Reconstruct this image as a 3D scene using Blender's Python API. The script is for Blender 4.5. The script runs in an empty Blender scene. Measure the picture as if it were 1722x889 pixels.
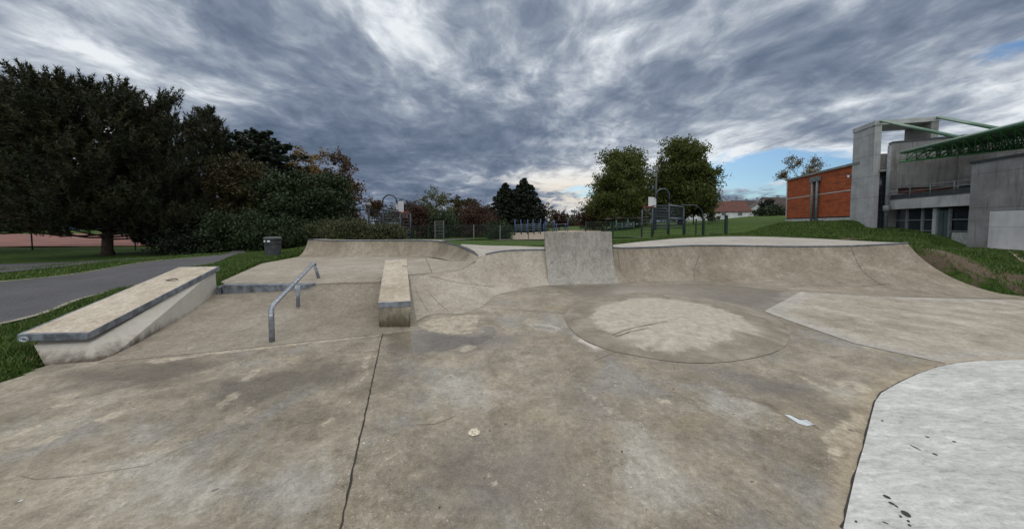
import bpy, math, random
import numpy as np
from mathutils import Vector
V3 = Vector
R = math.radians
rnd = random.Random(7)

# ---------------------------------------------------------------- camera, sky, sun, exposure
scene = bpy.context.scene
COL = scene.collection
CAMZ = 1.6
F, CX, HOR, PITCH = 520.0, 861.0, 378.0, R(2.5)
CYP = HOR + F * math.tan(PITCH)
cam_d = bpy.data.cameras.new('camera')
cam = bpy.data.objects.new('camera', cam_d)
COL.objects.link(cam)
cam.location = (0, 0, CAMZ)
cam.rotation_euler = (math.pi / 2 - PITCH, 0, 0)
cam_d.sensor_width = 36.0
cam_d.lens = 36.0 * F / 1722.0
cam_d.shift_y = (CYP - 444.5) / 1722.0
cam_d.clip_start = 0.05
cam_d.clip_end = 6000
scene.camera = cam
scene.render.engine = 'CYCLES'
scene.view_settings.view_transform = 'Standard'
scene.view_settings.look = 'None'
scene.view_settings.exposure = 0.0
scene.view_settings.gamma = 1.0
scene.view_settings.use_curve_mapping = False

SUN_EL, SUN_AZ = R(34), R(15)          # azimuth clockwise from +Y
sun_d = bpy.data.lights.new('sun', 'SUN')
sun_d.energy = 0.6
sun_d.angle = R(30)
sun_d.color = (1.0, 0.95, 0.88)
sun = bpy.data.objects.new('sun', sun_d)
COL.objects.link(sun)
sd_ = V3((math.sin(SUN_AZ) * math.cos(SUN_EL), math.cos(SUN_AZ) * math.cos(SUN_EL), math.sin(SUN_EL)))
sun.rotation_euler = (-sd_).to_track_quat('-Z', 'Y').to_euler()


class NT:
    """small helper round a node tree"""
    def __init__(s, nt):
        s.nt = nt
        nt.nodes.clear()

    def n(s, typ, **kw):
        nd = s.nt.nodes.new(typ)
        for k, v in kw.items():
            setattr(nd, k, v)
        return nd

    def link(s, a, b):
        s.nt.links.new(a, b)

    def val(s, sock, v):
        if hasattr(v, 'links') or isinstance(v, bpy.types.NodeSocket):
            s.link(v, sock)
        else:
            sock.default_value = v

    def math(s, op, a, b=None, c=None, clamp=False):
        nd = s.n('ShaderNodeMath', operation=op, use_clamp=clamp)
        s.val(nd.inputs[0], a)
        if b is not None: s.val(nd.inputs[1], b)
        if c is not None: s.val(nd.inputs[2], c)
        return nd.outputs[0]

    def vmul(s, v, k):
        nd = s.n('ShaderNodeVectorMath', operation='MULTIPLY')
        s.val(nd.inputs[0], v); s.val(nd.inputs[1], k)
        return nd.outputs[0]

    def vadd(s, v, k):
        nd = s.n('ShaderNodeVectorMath', operation='ADD')
        s.val(nd.inputs[0], v); s.val(nd.inputs[1], k)
        return nd.outputs[0]

    def sep(s, v):
        nd = s.n('ShaderNodeSeparateXYZ'); s.link(v, nd.inputs[0]); return nd.outputs

    def comb(s, x, y, z):
        nd = s.n('ShaderNodeCombineXYZ')
        s.val(nd.inputs[0], x); s.val(nd.inputs[1], y); s.val(nd.inputs[2], z)
        return nd.outputs[0]

    def noise(s, vec, scale, detail=4, rough=0.55, dist=0.0, lac=2.0):
        nd = s.n('ShaderNodeTexNoise')
        s.link(vec, nd.inputs['Vector'])
        nd.inputs['Scale'].default_value = scale
        nd.inputs['Detail'].default_value = detail
        nd.inputs['Roughness'].default_value = rough
        nd.inputs['Distortion'].default_value = dist
        nd.inputs['Lacunarity'].default_value = lac
        return nd.outputs

    def ramp(s, fac, stops, interp='LINEAR'):
        nd = s.n('ShaderNodeValToRGB')
        nd.color_ramp.interpolation = interp
        el = nd.color_ramp.elements
        while len(el) < len(stops): el.new(0.5)
        for e, (p, c) in zip(el, stops):
            e.position = p
            if not hasattr(c, '__len__'): c = (c, c, c)
            e.color = (c[0], c[1], c[2], 1)
        s.link(fac, nd.inputs[0])
        return nd.outputs[0]

    def sstep(s, v, a, b):
        nd = s.n('ShaderNodeMapRange', interpolation_type='SMOOTHSTEP')
        s.val(nd.inputs[0], v)
        nd.inputs[1].default_value = a; nd.inputs[2].default_value = b
        nd.inputs[3].default_value = 0; nd.inputs[4].default_value = 1
        return nd.outputs[0]

    def mix(s, fac, a, b, blend='MIX'):
        nd = s.n('ShaderNodeMix', data_type='RGBA', blend_type=blend)
        s.val(nd.inputs[0], fac)
        for i, v in ((6, a), (7, b)):
            if isinstance(v, bpy.types.NodeSocket): s.link(v, nd.inputs[i])
            else: nd.inputs[i].default_value = (v[0], v[1], v[2], 1)
        return nd.outputs[2]

    def attr(s, name):
        return s.n('ShaderNodeAttribute', attribute_name=name).outputs['Fac']

    def pos(s):
        return s.n('ShaderNodeNewGeometry').outputs['Position']


# ---- sky: Nishita blue behind a procedural overcast, laid out on a cloud plane overhead
world = bpy.data.worlds.new('World')
scene.world = world
world.use_nodes = True
w = NT(world.node_tree)
sky = w.n('ShaderNodeTexSky', sky_type='NISHITA', sun_disc=False)
sky.sun_elevation = SUN_EL
sky.sun_rotation = SUN_AZ
gen = w.n('ShaderNodeTexCoord').outputs['Generated']
dx, dy, dz = w.sep(gen)
den = w.math('ADD', w.math('MAXIMUM', dz, 0.0), 0.17)
pxx = w.math('DIVIDE', dx, den)
pyy = w.math('DIVIDE', dy, den)
def gauss(az_px, el_py, sx, sy):
    """soft direction mask centred on an azimuth / elevation given as tangents"""
    ta, te = (az_px - CX) / F, (HOR - el_py) / F
    u = w.math('DIVIDE', w.math('SUBTRACT', w.math('DIVIDE', dx, w.math('MAXIMUM', dy, 0.05)), ta), sx / F)
    v = w.math('DIVIDE', w.math('SUBTRACT', w.math('DIVIDE', dz, w.math('MAXIMUM', dy, 0.05)), te), sy / F)
    e = w.math('ADD', w.math('MULTIPLY', u, u), w.math('MULTIPLY', v, v))
    return w.math('POWER', 2.718, w.math('MULTIPLY', e, -1.0))
p1 = w.comb(w.math('MULTIPLY', pxx, 1.0), w.math('MULTIPLY', pyy, 1.0), 3.3)
warp = w.noise(p1, 1.1, 3, 0.5)[1]
p2 = w.vadd(p1, w.vmul(w.vadd(warp, (-.5, -.5, -.5)), (0.42, 0.42, 0.0)))
n1 = w.noise(p2, 1.0, 5, 0.52, 0.2)[0]
n2 = w.noise(w.vmul(p2, (1.1, 1.0, 1)), 4.2, 8, 0.60, 0.3)[0]
n4 = w.noise(w.vmul(p2, (1.25, .8, 1)), 9, 6, 0.6, 0.3)[0]
b = w.math('ADD', w.math('MULTIPLY', n1, 0.64), w.math('MULTIPLY', n2, 0.36))
b = w.math('ADD', b, w.math('MULTIPLY', w.math('SUBTRACT', n4, 0.5), 0.17))
for gx_, gy_, sx_, sy_, am_ in ((1008, 62, 55, 75, .075), (700, 130, 200, 70, -.005), (200, 60, 150, 60, .05), (60, 20, 120, 60, .03), (480, 60, 160, 60, -.045), (150, 130, 220, 70, .03), (1100, 180, 150, 40, .03), (1400, 100, 140, 60, -.03), (950, 172, 30, 16, .06), (300, 170, 260, 50, .025), (850, 40, 120, 50, -.02)):
    b = w.math('ADD', b, w.math('MULTIPLY', gauss(gx_, gy_, sx_, sy_), am_))
b = w.math('ADD', b, w.math('MULTIPLY', gauss(955, 308, 95, 50), 0.135))
b = w.math('ADD', b, w.math('MULTIPLY', gauss(1330, 250, 330, 90), 0.055))
b = w.math('ADD', b, w.math('MULTIPLY', gauss(1660, 130, 300, 150), 0.075))
b = w.math('ADD', b, w.math('MULTIPLY', gauss(430, 80, 260, 110), -0.03))
b = w.math('ADD', b, w.math('MULTIPLY', gauss(700, 295, 330, 80), -0.05))
b = w.math('ADD', w.math('MULTIPLY', w.math('SUBTRACT', b, .5), 1.15), .522)
cl = w.ramp(b, [(0.32, (.098, .138, .205)), (0.42, (.148, .190, .268)), (0.49, (.208, .252, .335)),
                (0.55, (.310, .358, .435)), (0.61, (.485, .535, .60)), (0.69, (.82, .86, .90))])
# thin warm band low at the horizon below the break in the cloud
warm = w.math('MULTIPLY', gauss(960, 325, 120, 34), w.sstep(b, 0.48, 0.62))
cl = w.mix(w.math('MULTIPLY', warm, .75), cl, (0.88, 0.78, 0.64))
# gaps of clear sky
n3 = w.noise(w.vadd(w.vmul(p2, (1.0, 0.9, 1)), (7.1, 2.2, 0)), 1.5, 6, 0.6, 0.4)[0]
gm = w.math('ADD', w.math('MULTIPLY', gauss(1290, 288, 190, 50), 0.46), w.math('MULTIPLY', gauss(1600, 70, 260, 130), 0.19))
gm = w.math('ADD', gm, w.math('MULTIPLY', gauss(985, 322, 60, 20), 0.25))
gap = w.sstep(w.math('ADD', n3, w.math('SUBTRACT', gm, 0.26)), 0.45, 0.60)
# cloud overhead and behind, out of view, brightened and warmed to light the ground
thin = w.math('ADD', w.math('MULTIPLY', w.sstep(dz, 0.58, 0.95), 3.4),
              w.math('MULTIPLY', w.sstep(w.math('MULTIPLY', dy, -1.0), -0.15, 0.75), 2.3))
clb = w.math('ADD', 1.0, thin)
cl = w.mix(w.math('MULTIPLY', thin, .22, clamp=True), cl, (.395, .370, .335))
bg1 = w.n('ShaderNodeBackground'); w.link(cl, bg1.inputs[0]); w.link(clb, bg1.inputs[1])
skyt = w.mix(1.0, sky.outputs[0], (0.62, 0.92, 1.22), 'MULTIPLY')
bg2 = w.n('ShaderNodeBackground'); w.link(skyt, bg2.inputs[0]); bg2.inputs[1].default_value = 0.065
ms = w.n('ShaderNodeMixShader')
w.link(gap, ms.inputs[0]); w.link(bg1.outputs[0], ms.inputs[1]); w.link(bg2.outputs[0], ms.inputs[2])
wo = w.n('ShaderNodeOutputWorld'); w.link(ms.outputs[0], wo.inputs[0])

# ---------------------------------------------------------------- placing points from the survey of the photo
def _k(py):
    bb = -(py - CYP) / F
    return math.cos(PITCH) + bb * math.sin(PITCH), -math.sin(PITCH) + bb * math.cos(PITCH)
def zat(py, Y):
    ky, kz = _k(py); return CAMZ + Y * kz / ky
def W(px, py, Y):
    ky, kz = _k(py); return V3(((px - CX) / F * Y / ky, Y, CAMZ + Y * kz / ky))
def G(px, py, z=0.0):
    ky, kz = _k(py); t = (z - CAMZ) / kz
    return V3(((px - CX) / F * t, ky * t, z))
def on_line(P0, d, px):
    """point of the vertical plane P0+s*d seen at column px (at eye level)"""
    k = (px - CX) / F / _k(HOR)[0]
    s = (k * P0[1] - P0[0]) / (d[0] - k * d[1])
    return V3((P0[0] + d[0] * s, P0[1] + d[1] * s, 0))

# ---------------------------------------------------------------- mesh helpers
ORG = {}
def tag(o, label=None, cat=None, group=None, kind=None):
    if label: o['label'] = label
    if cat: o['category'] = cat
    if group: o['group'] = group
    if kind: o['kind'] = kind
    return o
def thing(name, loc, label, cat, group=None):
    o = bpy.data.objects.new(name, None); COL.objects.link(o)
    o.empty_display_size = 0.2
    o.location = loc; ORG[o.name] = V3(loc)
    return tag(o, label, cat, group)
def _link(name, me, org, parent):
    o = bpy.data.objects.new(name, me); COL.objects.link(o)
    if parent is not None:
        o.parent = parent
    else:
        o.location = org
    ORG[o.name] = V3(org)
    return o
class MB:
    def __init__(s): s.v = []; s.f = []; s.m = []; s.mi = 0
    def add(s, vs, fs):
        k = len(s.v); s.v += [V3(p) for p in vs]
        for f in fs: s.f.append([i + k for i in f]); s.m.append(s.mi)
    def obox(s, o, a, b, c):
        o, a, b, c = V3(o), V3(a), V3(b), V3(c)
        vs = [o, o + a, o + a + b, o + b, o + c, o + a + c, o + a + b + c, o + b + c]
        fs = [(0, 3, 2, 1), (4, 5, 6, 7), (0, 1, 5, 4), (1, 2, 6, 5), (2, 3, 7, 6), (3, 0, 4, 7)]
        if a.cross(b).dot(c) < 0: fs = [f[::-1] for f in fs]
        s.add(vs, fs)
    def box(s, c, sz, rz=0):
        ca, sa = math.cos(rz), math.sin(rz)
        a, b = V3((ca, sa, 0)) * sz[0], V3((-sa, ca, 0)) * sz[1]
        cc = V3((0, 0, sz[2]))
        s.obox(V3(c) - a / 2 - b / 2 - cc / 2, a, b, cc)
    def hexa(s, p8):
        """bottom ring of four, top ring of four"""
        s.add(p8, [(0, 3, 2, 1), (4, 5, 6, 7), (0, 1, 5, 4), (1, 2, 6, 5), (2, 3, 7, 6), (3, 0, 4, 7)])
    def tube(s, pts, r, n=8, cap=True):
        pts = [V3(p) for p in pts]
        if not hasattr(r, '__len__'): r = [r] * len(pts)
        rings = []; prev = None
        for i, p in enumerate(pts):
            t = (pts[min(i + 1, len(pts) - 1)] - pts[max(i - 1, 0)])
            if t.length < 1e-9: t = V3((0, 0, 1))
            t.normalize()
            if prev is None:
                a = t.cross(V3((0, 0, 1)))
                if a.length < 0.05: a = t.cross(V3((1, 0, 0)))
            else:
                a = prev - t * prev.dot(t)
            a.normalize(); prev = a; b2 = t.cross(a)
            rings.append([p + (a * math.cos(q) + b2 * math.sin(q)) * r[i] for q in (2 * math.pi * j / n for j in range(n))])
        vs = [q for rg in rings for q in rg]; fs = []
        for i in range(len(pts) - 1):
            for j in range(n):
                fs.append((i * n + j, i * n + (j + 1) % n, (i + 1) * n + (j + 1) % n, (i + 1) * n + j))
        if cap:
            fs.append(tuple(range(n))[::-1]); fs.append(tuple((len(pts) - 1) * n + j for j in range(n)))
        s.add(vs, fs)
    def grid(s, P):
        nu, nv = len(P), len(P[0])
        s.add([q for row in P for q in row],
              [(i * nv + j, (i + 1) * nv + j, (i + 1) * nv + j + 1, i * nv + j + 1) for i in range(nu - 1) for j in range(nv - 1)])
    def lathe(s, c, prof, n=24):
        vs = []; fs = []
        for (r, z) in prof:
            for j in range(n):
                q = 2 * math.pi * j / n; vs.append((c[0] + r * math.cos(q), c[1] + r * math.sin(q), c[2] + z))
        for i in range(len(prof) - 1):
            for j in range(n):
                fs.append((i * n + j, i * n + (j + 1) % n, (i + 1) * n + (j + 1) % n, (i + 1) * n + j))
        fs.append(tuple(range(n))[::-1]); fs.append(tuple((len(prof) - 1) * n + j for j in range(n)))
        s.add(vs, fs)
    def build(s, name, mats, parent=None, smooth=False, org=None, bevel=0):
        if not isinstance(mats, (list, tuple)): mats = [mats]
        if parent is not None: org = ORG[parent.name]
        elif org is None:
            xs = [v.x for v in s.v]; ys = [v.y for v in s.v]; zs = [v.z for v in s.v]
            org = V3(((min(xs) + max(xs)) / 2, (min(ys) + max(ys)) / 2, min(zs)))
        me = bpy.data.meshes.new(name)
        me.from_pydata([v - org for v in s.v], [], s.f)
        for m in mats: me.materials.append(m)
        me.polygons.foreach_set('material_index', s.m)
        if smooth: me.polygons.foreach_set('use_smooth', [True] * len(s.f))
        me.update()
        o = _link(name, me, org, parent)
        if bevel:
            bv = o.modifiers.new('bevel', 'BEVEL'); bv.width = bevel; bv.segments = 2; bv.limit_method = 'ANGLE'; bv.angle_limit = R(40)
        return o
def mesh_np(name, V, Fa, mats, parent=None, org=(0, 0, 0), smooth=False, attrs=None, mat_idx=None):
    """fast mesh from arrays; Fa is (n,k)"""
    org = ORG[parent.name] if parent is not None else V3(org)
    if not isinstance(mats, (list, tuple)): mats = [mats]
    V = np.asarray(V, dtype=np.float32) - np.array(org[:], dtype=np.float32)
    n, k = Fa.shape
    me = bpy.data.meshes.new(name)
    me.vertices.add(len(V)); me.vertices.foreach_set('co', V.ravel())
    me.loops.add(n * k); me.loops.foreach_set('vertex_index', Fa.astype(np.int32).ravel())
    me.polygons.add(n)
    me.polygons.foreach_set('loop_start', np.arange(0, n * k, k, dtype=np.int32))
    me.polygons.foreach_set('loop_total', np.full(n, k, dtype=np.int32))
    if smooth: me.polygons.foreach_set('use_smooth', np.ones(n, dtype=bool))
    for m in mats: me.materials.append(m)
    if attrs:
        for a, d in attrs.items():
            at = me.attributes.new(a, 'FLOAT', 'POINT'); at.data.foreach_set('value', np.asarray(d, dtype=np.float32))
    me.update(calc_edges=True); me.validate()
    return _link(name, me, org, parent)
def spline(pts, n):
    """Catmull-Rom through Vectors (any dimension), n samples, even in index"""
    out = []; m = len(pts) - 1
    for i in range(n):
        t = i * m / (n - 1); k = min(int(t), m - 1); u = t - k
        p0, p1, p2, p3 = pts[max(k - 1, 0)], pts[k], pts[k + 1], pts[min(k + 2, m)]
        out.append(0.5 * ((2 * p1) + (p2 - p0) * u + (2 * p0 - 5 * p1 + 4 * p2 - p3) * u * u + (3 * p1 - p0 - 3 * p2 + p3) * u ** 3))
    return out
def lerp_poly(pts, n):
    out = []; m = len(pts) - 1
    for i in range(n):
        t = i * m / (n - 1); k = min(int(t), m - 1); u = t - k
        out.append(pts[k] * (1 - u) + pts[k + 1] * u)
    return out
def loft(base, top, am, nu=60, nt=14, smooth=True):
    """ruled or concave surface from a base line to a top line; am = arc angle per column"""
    fn = spline if smooth else lerp_poly
    B, T = fn(base, nu), fn(top, nu)
    if not hasattr(am, '__len__'): am = [am] * len(base)
    A = [x[0] for x in lerp_poly([V3((a, 0, 0)) for a in am], nu)]
    P = []
    for b0, t0, a in zip(B, T, A):
        row = []
        for j in range(nt):
            t = j / (nt - 1)
            if a < 1: h = z = t
            else:
                q = R(a); h = math.sin(q * t) / math.sin(q); z = (1 - math.cos(q * t)) / (1 - math.cos(q))
            row.append(V3((b0.x + (t0.x - b0.x) * h, b0.y + (t0.y - b0.y) * h, b0.z + (t0.z - b0.z) * z)))
        P.append(row)
    return P
def strip(mb, pts, wd, lift=0.003, jit=0.3, step=0.05, seed=1):
    """thin uneven line laid on a surface through the given points"""
    rr = random.Random(seed); q = [V3(pts[0])]
    for a, b in zip(pts[:-1], pts[1:]):
        a, b = V3(a), V3(b); L = (b - a).length; k = max(1, int(L / step))
        for i in range(1, k + 1): q.append(a.lerp(b, i / k))
    vs = []; fs = []
    for i, p in enumerate(q):
        t = q[min(i + 1, len(q) - 1)] - q[max(i - 1, 0)]; t.z = 0
        if t.length < 1e-6: t = V3((1, 0, 0))
        t.normalize(); nrm = V3((-t.y, t.x, 0))
        off = nrm * rr.uniform(-1, 1) * wd * jit
        ww = wd * rr.uniform(1 - jit, 1 + jit) * 0.5
        vs += [p + off + nrm * ww + V3((0, 0, lift)), p + off - nrm * ww + V3((0, 0, lift))]
        if i: fs.append((2 * i - 2, 2 * i - 1, 2 * i + 1, 2 * i))
    mb.add(vs, fs)
def poly_sd(P, poly):
    """signed distance (inside positive) of points (n,2) to a closed polygon"""
    P = np.asarray(P, float); poly = np.asarray(poly, float)
    d = np.full(len(P), 1e9); ins = np.zeros(len(P), bool)
    for a, b in zip(poly, np.roll(poly, -1, 0)):
        e = b - a; q = P - a
        t = np.clip((q @ e) / max(e @ e, 1e-12), 0, 1)
        d = np.minimum(d, np.hypot(*(q - t[:, None] * e).T))
        c = ((a[1] > P[:, 1]) != (b[1] > P[:, 1]))
        with np.errstate(divide='ignore', invalid='ignore'):
            xi = a[0] + (P[:, 1] - a[1]) * (b[0] - a[0]) / (b[1] - a[1] if b[1] != a[1] else 1e-12)
        ins ^= c & (P[:, 0] < xi)
    return np.where(ins, d, -d)

# ---------------------------------------------------------------- materials
def new_mat(name):
    m = bpy.data.materials.new(name); m.use_nodes = True
    return m, NT(m.node_tree)
def finish(t, col, rough=0.8, bump=None, bstr=0.3, bdist=0.02, metal=0.0, spec=0.4):
    p = t.n('ShaderNodeBsdfPrincipled')
    t.val(p.inputs['Base Color'], col if isinstance(col, bpy.types.NodeSocket) else (col[0], col[1], col[2], 1))
    t.val(p.inputs['Roughness'], rough)
    p.inputs['Metallic'].default_value = metal
    p.inputs['Specular IOR Level'].default_value = spec
    if bump is not None:
        bn = t.n('ShaderNodeBump'); bn.inputs['Strength'].default_value = bstr; bn.inputs['Distance'].default_value = bdist
        t.link(bump, bn.inputs['Height']); t.link(bn.outputs[0], p.inputs['Normal'])
    o = t.n('ShaderNodeOutputMaterial'); t.link(p.outputs[0], o.inputs[0])
    return p
def simple(name, col, rough=0.6, metal=0.0, var=0.25, scale=6, bstr=0.1, spec=0.4):
    m, t = new_mat(name); P = t.pos()
    n = t.noise(P, scale, 5, 0.6)[0]
    c = t.mix(t.sstep(n, 0.3, 0.7), [x * (1 - var) for x in col], [min(1, x * (1 + var)) for x in col])
    finish(t, c, rough, t.noise(P, scale * 8, 3)[0], bstr, 0.01, metal, spec)
    return m
def concrete(name, dark, mid, light, scale=1.0, streak=None, rough=0.78, speck=0.5, bstr=0.35, offs=0.0):
    m, t = new_mat(name); P = t.vadd(t.pos(), (offs, offs * .7, 0))
    Q = t.vmul(P, streak) if streak else P
    a = t.noise(Q, 0.7 * scale, 5, 0.6, 0.5)[0]
    b_ = t.noise(Q, 3.2 * scale, 6, 0.65, 0.3)[0]
    f = t.math('ADD', t.math('MULTIPLY', a, 0.55), t.math('MULTIPLY', b_, 0.45))
    c = t.ramp(f, [(0.33, dark), (0.5, mid), (0.66, light)])
    fine = t.noise(P, 60, 4, 0.7)[0]
    mo_ = t.noise(t.vmul(P, (streak[0], streak[1], streak[2] * 1.6)) if streak else P, 15, 6, .78, .3)[0]
    c = t.mix(1.0, c, t.ramp(mo_, [(.30, (.62, .60, .58)), (.46, (.92, .92, .91)), (.56, (1.06, 1.06, 1.06)), (.70, (1.34, 1.35, 1.36))]), 'MULTIPLY')
    c = t.mix(t.math('MULTIPLY', t.sstep(fine, 0.35, 0.7), speck), c, (0.62, 0.60, 0.56), 'SOFT_LIGHT')
    c = t.mix(t.math('MULTIPLY', t.sstep(fine, 0.52, 0.3), speck * .6), c, (0.3, 0.28, 0.25), 'MULTIPLY')
    pit = t.noise(P, 17, 2, 0.5)[0]
    c = t.mix(t.math('MULTIPLY', t.sstep(pit, 0.70, 0.76), 0.45), c, (0.10, 0.09, 0.08))
    finish(t, c, rough, t.math('ADD', fine, t.math('MULTIPLY', b_, 0.8)), bstr, 0.008)
    return m
M = {}
M['deck'] = concrete('concrete_deck', (.180, .157, .123), (.243, .219, .180), (.318, .293, .250), 0.9, speck=.5, offs=3)
M['bank'] = concrete('concrete_bank', (.145, .124, .096), (.202, .178, .143), (.266, .242, .20), 1.1, speck=.5, offs=8)
M['hip'] = concrete('concrete_hip', (.200, .175, .137), (.282, .256, .211), (.362, .337, .288), 1.0, speck=.5, offs=13)
M['quarter'] = concrete('concrete_quarter', (.132, .112, .082), (.197, .172, .132), (.278, .252, .206), 1.3, streak=(1.2, 1.2, .45), speck=.6, offs=21)
M['qtop'] = concrete('concrete_platform', (.22, .205, .178), (.285, .268, .238), (.35, .332, .298), 1.0, speck=.4, offs=2)
M['greywall'] = concrete('concrete_grey', (.158, .152, .138), (.238, .231, .212), (.315, .308, .285), 2.2, streak=(1, 1, .35), speck=.9, bstr=.5, offs=4)
M['ledge'] = concrete('concrete_cast', (.33, .30, .25), (.46, .43, .37), (.55, .52, .46), 1.5, speck=.5, offs=5)
M['ledge_top'] = concrete('concrete_worn_top', (.27, .23, .175), (.38, .337, .272), (.45, .41, .35), 1.3, speck=.5, offs=6)
M['white_slab'] = concrete('concrete_white', (.30, .31, .30), (.41, .42, .412), (.50, .51, .50), 1.6, streak=(.6, 1.8, 1), speck=.35, bstr=.25, offs=9)
M['gap'] = simple('joint_dark', (.03, .027, .022), .95)
M['seam'] = simple('joint_worn', (.10, .085, .068), .95)
M['flake'] = simple('filler_grit', (.50, .46, .36), .9, var=.3, scale=60)
M['paint'] = simple('white_paint', (.48, .52, .55), .6, var=.1)
M['marker'] = simple('black_marker', (.02, .02, .02), .7)
M['galv'] = simple('galvanised_steel', (.25, .275, .31), .45, metal=.55, var=.35, scale=14)
M['steel'] = simple('worn_steel', (.17, .19, .215), .5, metal=.4, var=.45, scale=9)
M['coping'] = simple('coping_steel', (.09, .105, .13), .5, metal=.4, var=.35)
M['plate'] = simple('steel_plate', (.10, .105, .11), .55, metal=.3, var=.3)

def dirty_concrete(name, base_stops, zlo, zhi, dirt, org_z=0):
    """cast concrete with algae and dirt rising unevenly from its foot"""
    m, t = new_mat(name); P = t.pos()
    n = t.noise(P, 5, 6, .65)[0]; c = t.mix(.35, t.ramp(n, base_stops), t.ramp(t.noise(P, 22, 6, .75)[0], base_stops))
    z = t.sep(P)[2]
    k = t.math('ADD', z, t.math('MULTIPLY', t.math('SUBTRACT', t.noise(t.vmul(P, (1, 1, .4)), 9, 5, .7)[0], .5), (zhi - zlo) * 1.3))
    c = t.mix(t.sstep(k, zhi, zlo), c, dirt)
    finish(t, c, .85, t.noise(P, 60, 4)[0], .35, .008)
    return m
M['block_dirt_shade'] = dirty_concrete('concrete_algae_shade', [(.35, (.23, .20, .14)), (.6, (.40, .37, .30))], .02, .50, (.060, .050, .026))  # box front: algae, darkened and raised to stand in for contact shade too
M['ledge_dirty'] = dirty_concrete('concrete_mould', [(.3, (.35, .325, .28)), (.65, (.46, .44, .39))], -.03, .17, (.05, .037, .024))

# ---------------------------------------------------------------- the floor of the skatepark
def g2(px, py, z=0): q = G(px, py, z); return (q.x, q.y)
def gpoly(pts): return [g2(*p) for p in pts]
# left and right borders of the poured floor
FLOOR_L = [(-5.35, -7), (-5.3, 2.6), (-5.2, 3.15)] + [g2(60, 618), g2(163, 612)]
x0, x1, y0, y1, st = -9.5, 13.2, -7.0, 10.5, 0.05
# finer grid only where the lens can see it: one sheet, uneven spacing
xs = np.concatenate([np.arange(x0, -6.5, .25), np.arange(-6.5, 11.9, st), np.arange(11.9, x1 + .01, .25)])
ys = np.concatenate([np.arange(y0, .9, .3), np.arange(.9, 9.2, st), np.arange(9.2, y1, .3)])
XX, YY = np.meshgrid(xs, ys, indexing='ij')
P2 = np.c_[XX.ravel(), YY.ravel()]
nx, ny = len(xs), len(ys)
ii, jj = np.meshgrid(np.arange(nx - 1), np.arange(ny - 1), indexing='ij')
a_ = (ii * ny + jj).ravel()
Fq = np.c_[a_, a_ + ny, a_ + ny + 1, a_ + 1]
floor_outline = [(-5.35, -7), (-5.3, 2.6), (-5.15, 3.1), g2(75, 616), g2(250, 560), (-5.7, 7.6), (-5.5, 9.8), (0, 9.9), (7, 9.6), (11.2, 7.6), (11.45, 6.86), (11.95, 5.5), (12.6, 3), (13, -2), (13, -7)]
cen = P2[Fq].mean(1)
Fq = Fq[poly_sd(cen, floor_outline) > -0.02]
white_edge = [(1418, 889), (1427, 848), (1439, 796), (1453, 750), (1465, 701), (1472, 675), (1482, 661), (1508, 646), (1543, 629), (1578, 617), (1613, 610), (1648, 607), (1722, 605), (1850, 604)]
slab_poly = [(1285, 523), (1348, 489.5), (1457, 496), (1540, 500), (1722, 505), (1900, 520), (1900, 604), (1722, 605), (1648, 607), (1590, 611), (1435, 577)]
dry_patches = [
    [(700, 546), (735, 533), (808, 528), (800, 552), (792, 561), (760, 562), (720, 556)],
    [(963, 555), (975, 548), (995, 556), (1002, 568), (985, 571)],
    [(405, 656), (399, 668), (370, 687), (359, 684), (383, 663)], [(441, 617), (436, 626), (404, 646), (402, 640), (425, 623)],
    [(160, 706), (208, 684), (214, 690), (172, 713)], [(75, 685), (133, 673), (138, 679), (90, 686)],
    [(0, 737), (58, 712), (68, 716), (5, 742)], [(35, 753), (85, 730), (103, 734), (60, 755)], [(0, 802), (45, 784), (52, 790), (3, 809)],
    [(110, 714), (128, 706), (136, 708), (118, 715)], [(612, 598), (622, 596), (620, 618), (610, 622)], [(608, 640), (614, 622), (621, 625), (612, 641)],
    [(543, 714), (556, 702), (563, 702), (550, 714)], [(400, 712), (425, 670), (428, 676), (410, 715)],
    [(972, 648), (978, 648), (1005, 672), (1031, 690), (1027, 695), (1000, 676)], [(1340, 628), (1400, 655), (1395, 660), (1345, 634)],
    [(1380, 735), (1440, 690), (1460, 700), (1440, 760), (1400, 770)], [(1395, 640), (1440, 640), (1470, 655), (1440, 665)],
    [(240, 607), (352, 592), (500, 576), (640, 561), (640, 564), (510, 578.5), (352, 597), (250, 613)],
    [(1100, 668), (1130, 672), (1128, 680), (1100, 676)], [(760, 588), (780, 578), (806, 583), (780, 592)],
    [(820, 800), (826, 790), (835, 815), (828, 820)], [(1150, 637), (1165, 640), (1160, 645)],
]
wet_patches = [
    [(636, 548), (692, 545), (700, 640), (640, 650)], [(690, 560), (830, 560), (900, 560), (860, 590), (700, 600)],  # first patch: damp at the box foot, with its dark reflection painted in
    [(940, 655), (990, 640), (1050, 690), (1030, 740), (960, 735)], [(700, 770), (800, 720), (930, 730), (1010, 790), (1010, 889), (760, 889), (700, 830)],
    [(60, 622), (170, 615), (330, 598), (420, 600), (280, 650), (120, 670)], [(1060, 580), (1250, 620), (1400, 660), (1390, 705), (1200, 640)],
    [(920, 480), (1200, 474), (1340, 490), (1285, 523), (1100, 492), (980, 505)],
    [(350, 640), (600, 600), (600, 640), (420, 690), (300, 700)],
]
pale_patches = [
    [(470, 760), (560, 740), (575, 800), (545, 889), (400, 889)], [(720, 640), (800, 620), (850, 660), (790, 700), (720, 690)],
    [(1020, 690), (1120, 740), (1200, 840), (1150, 889), (1040, 840)], [(1180, 640), (1300, 690), (1280, 720), (1160, 690)],
    [(180, 780), (330, 740), (420, 800), (330, 889), (200, 889)],
]
white_poly2 = gpoly(white_edge) + [(12.9, 2.2), (12.9, -2), (2.4, -2)]
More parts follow.
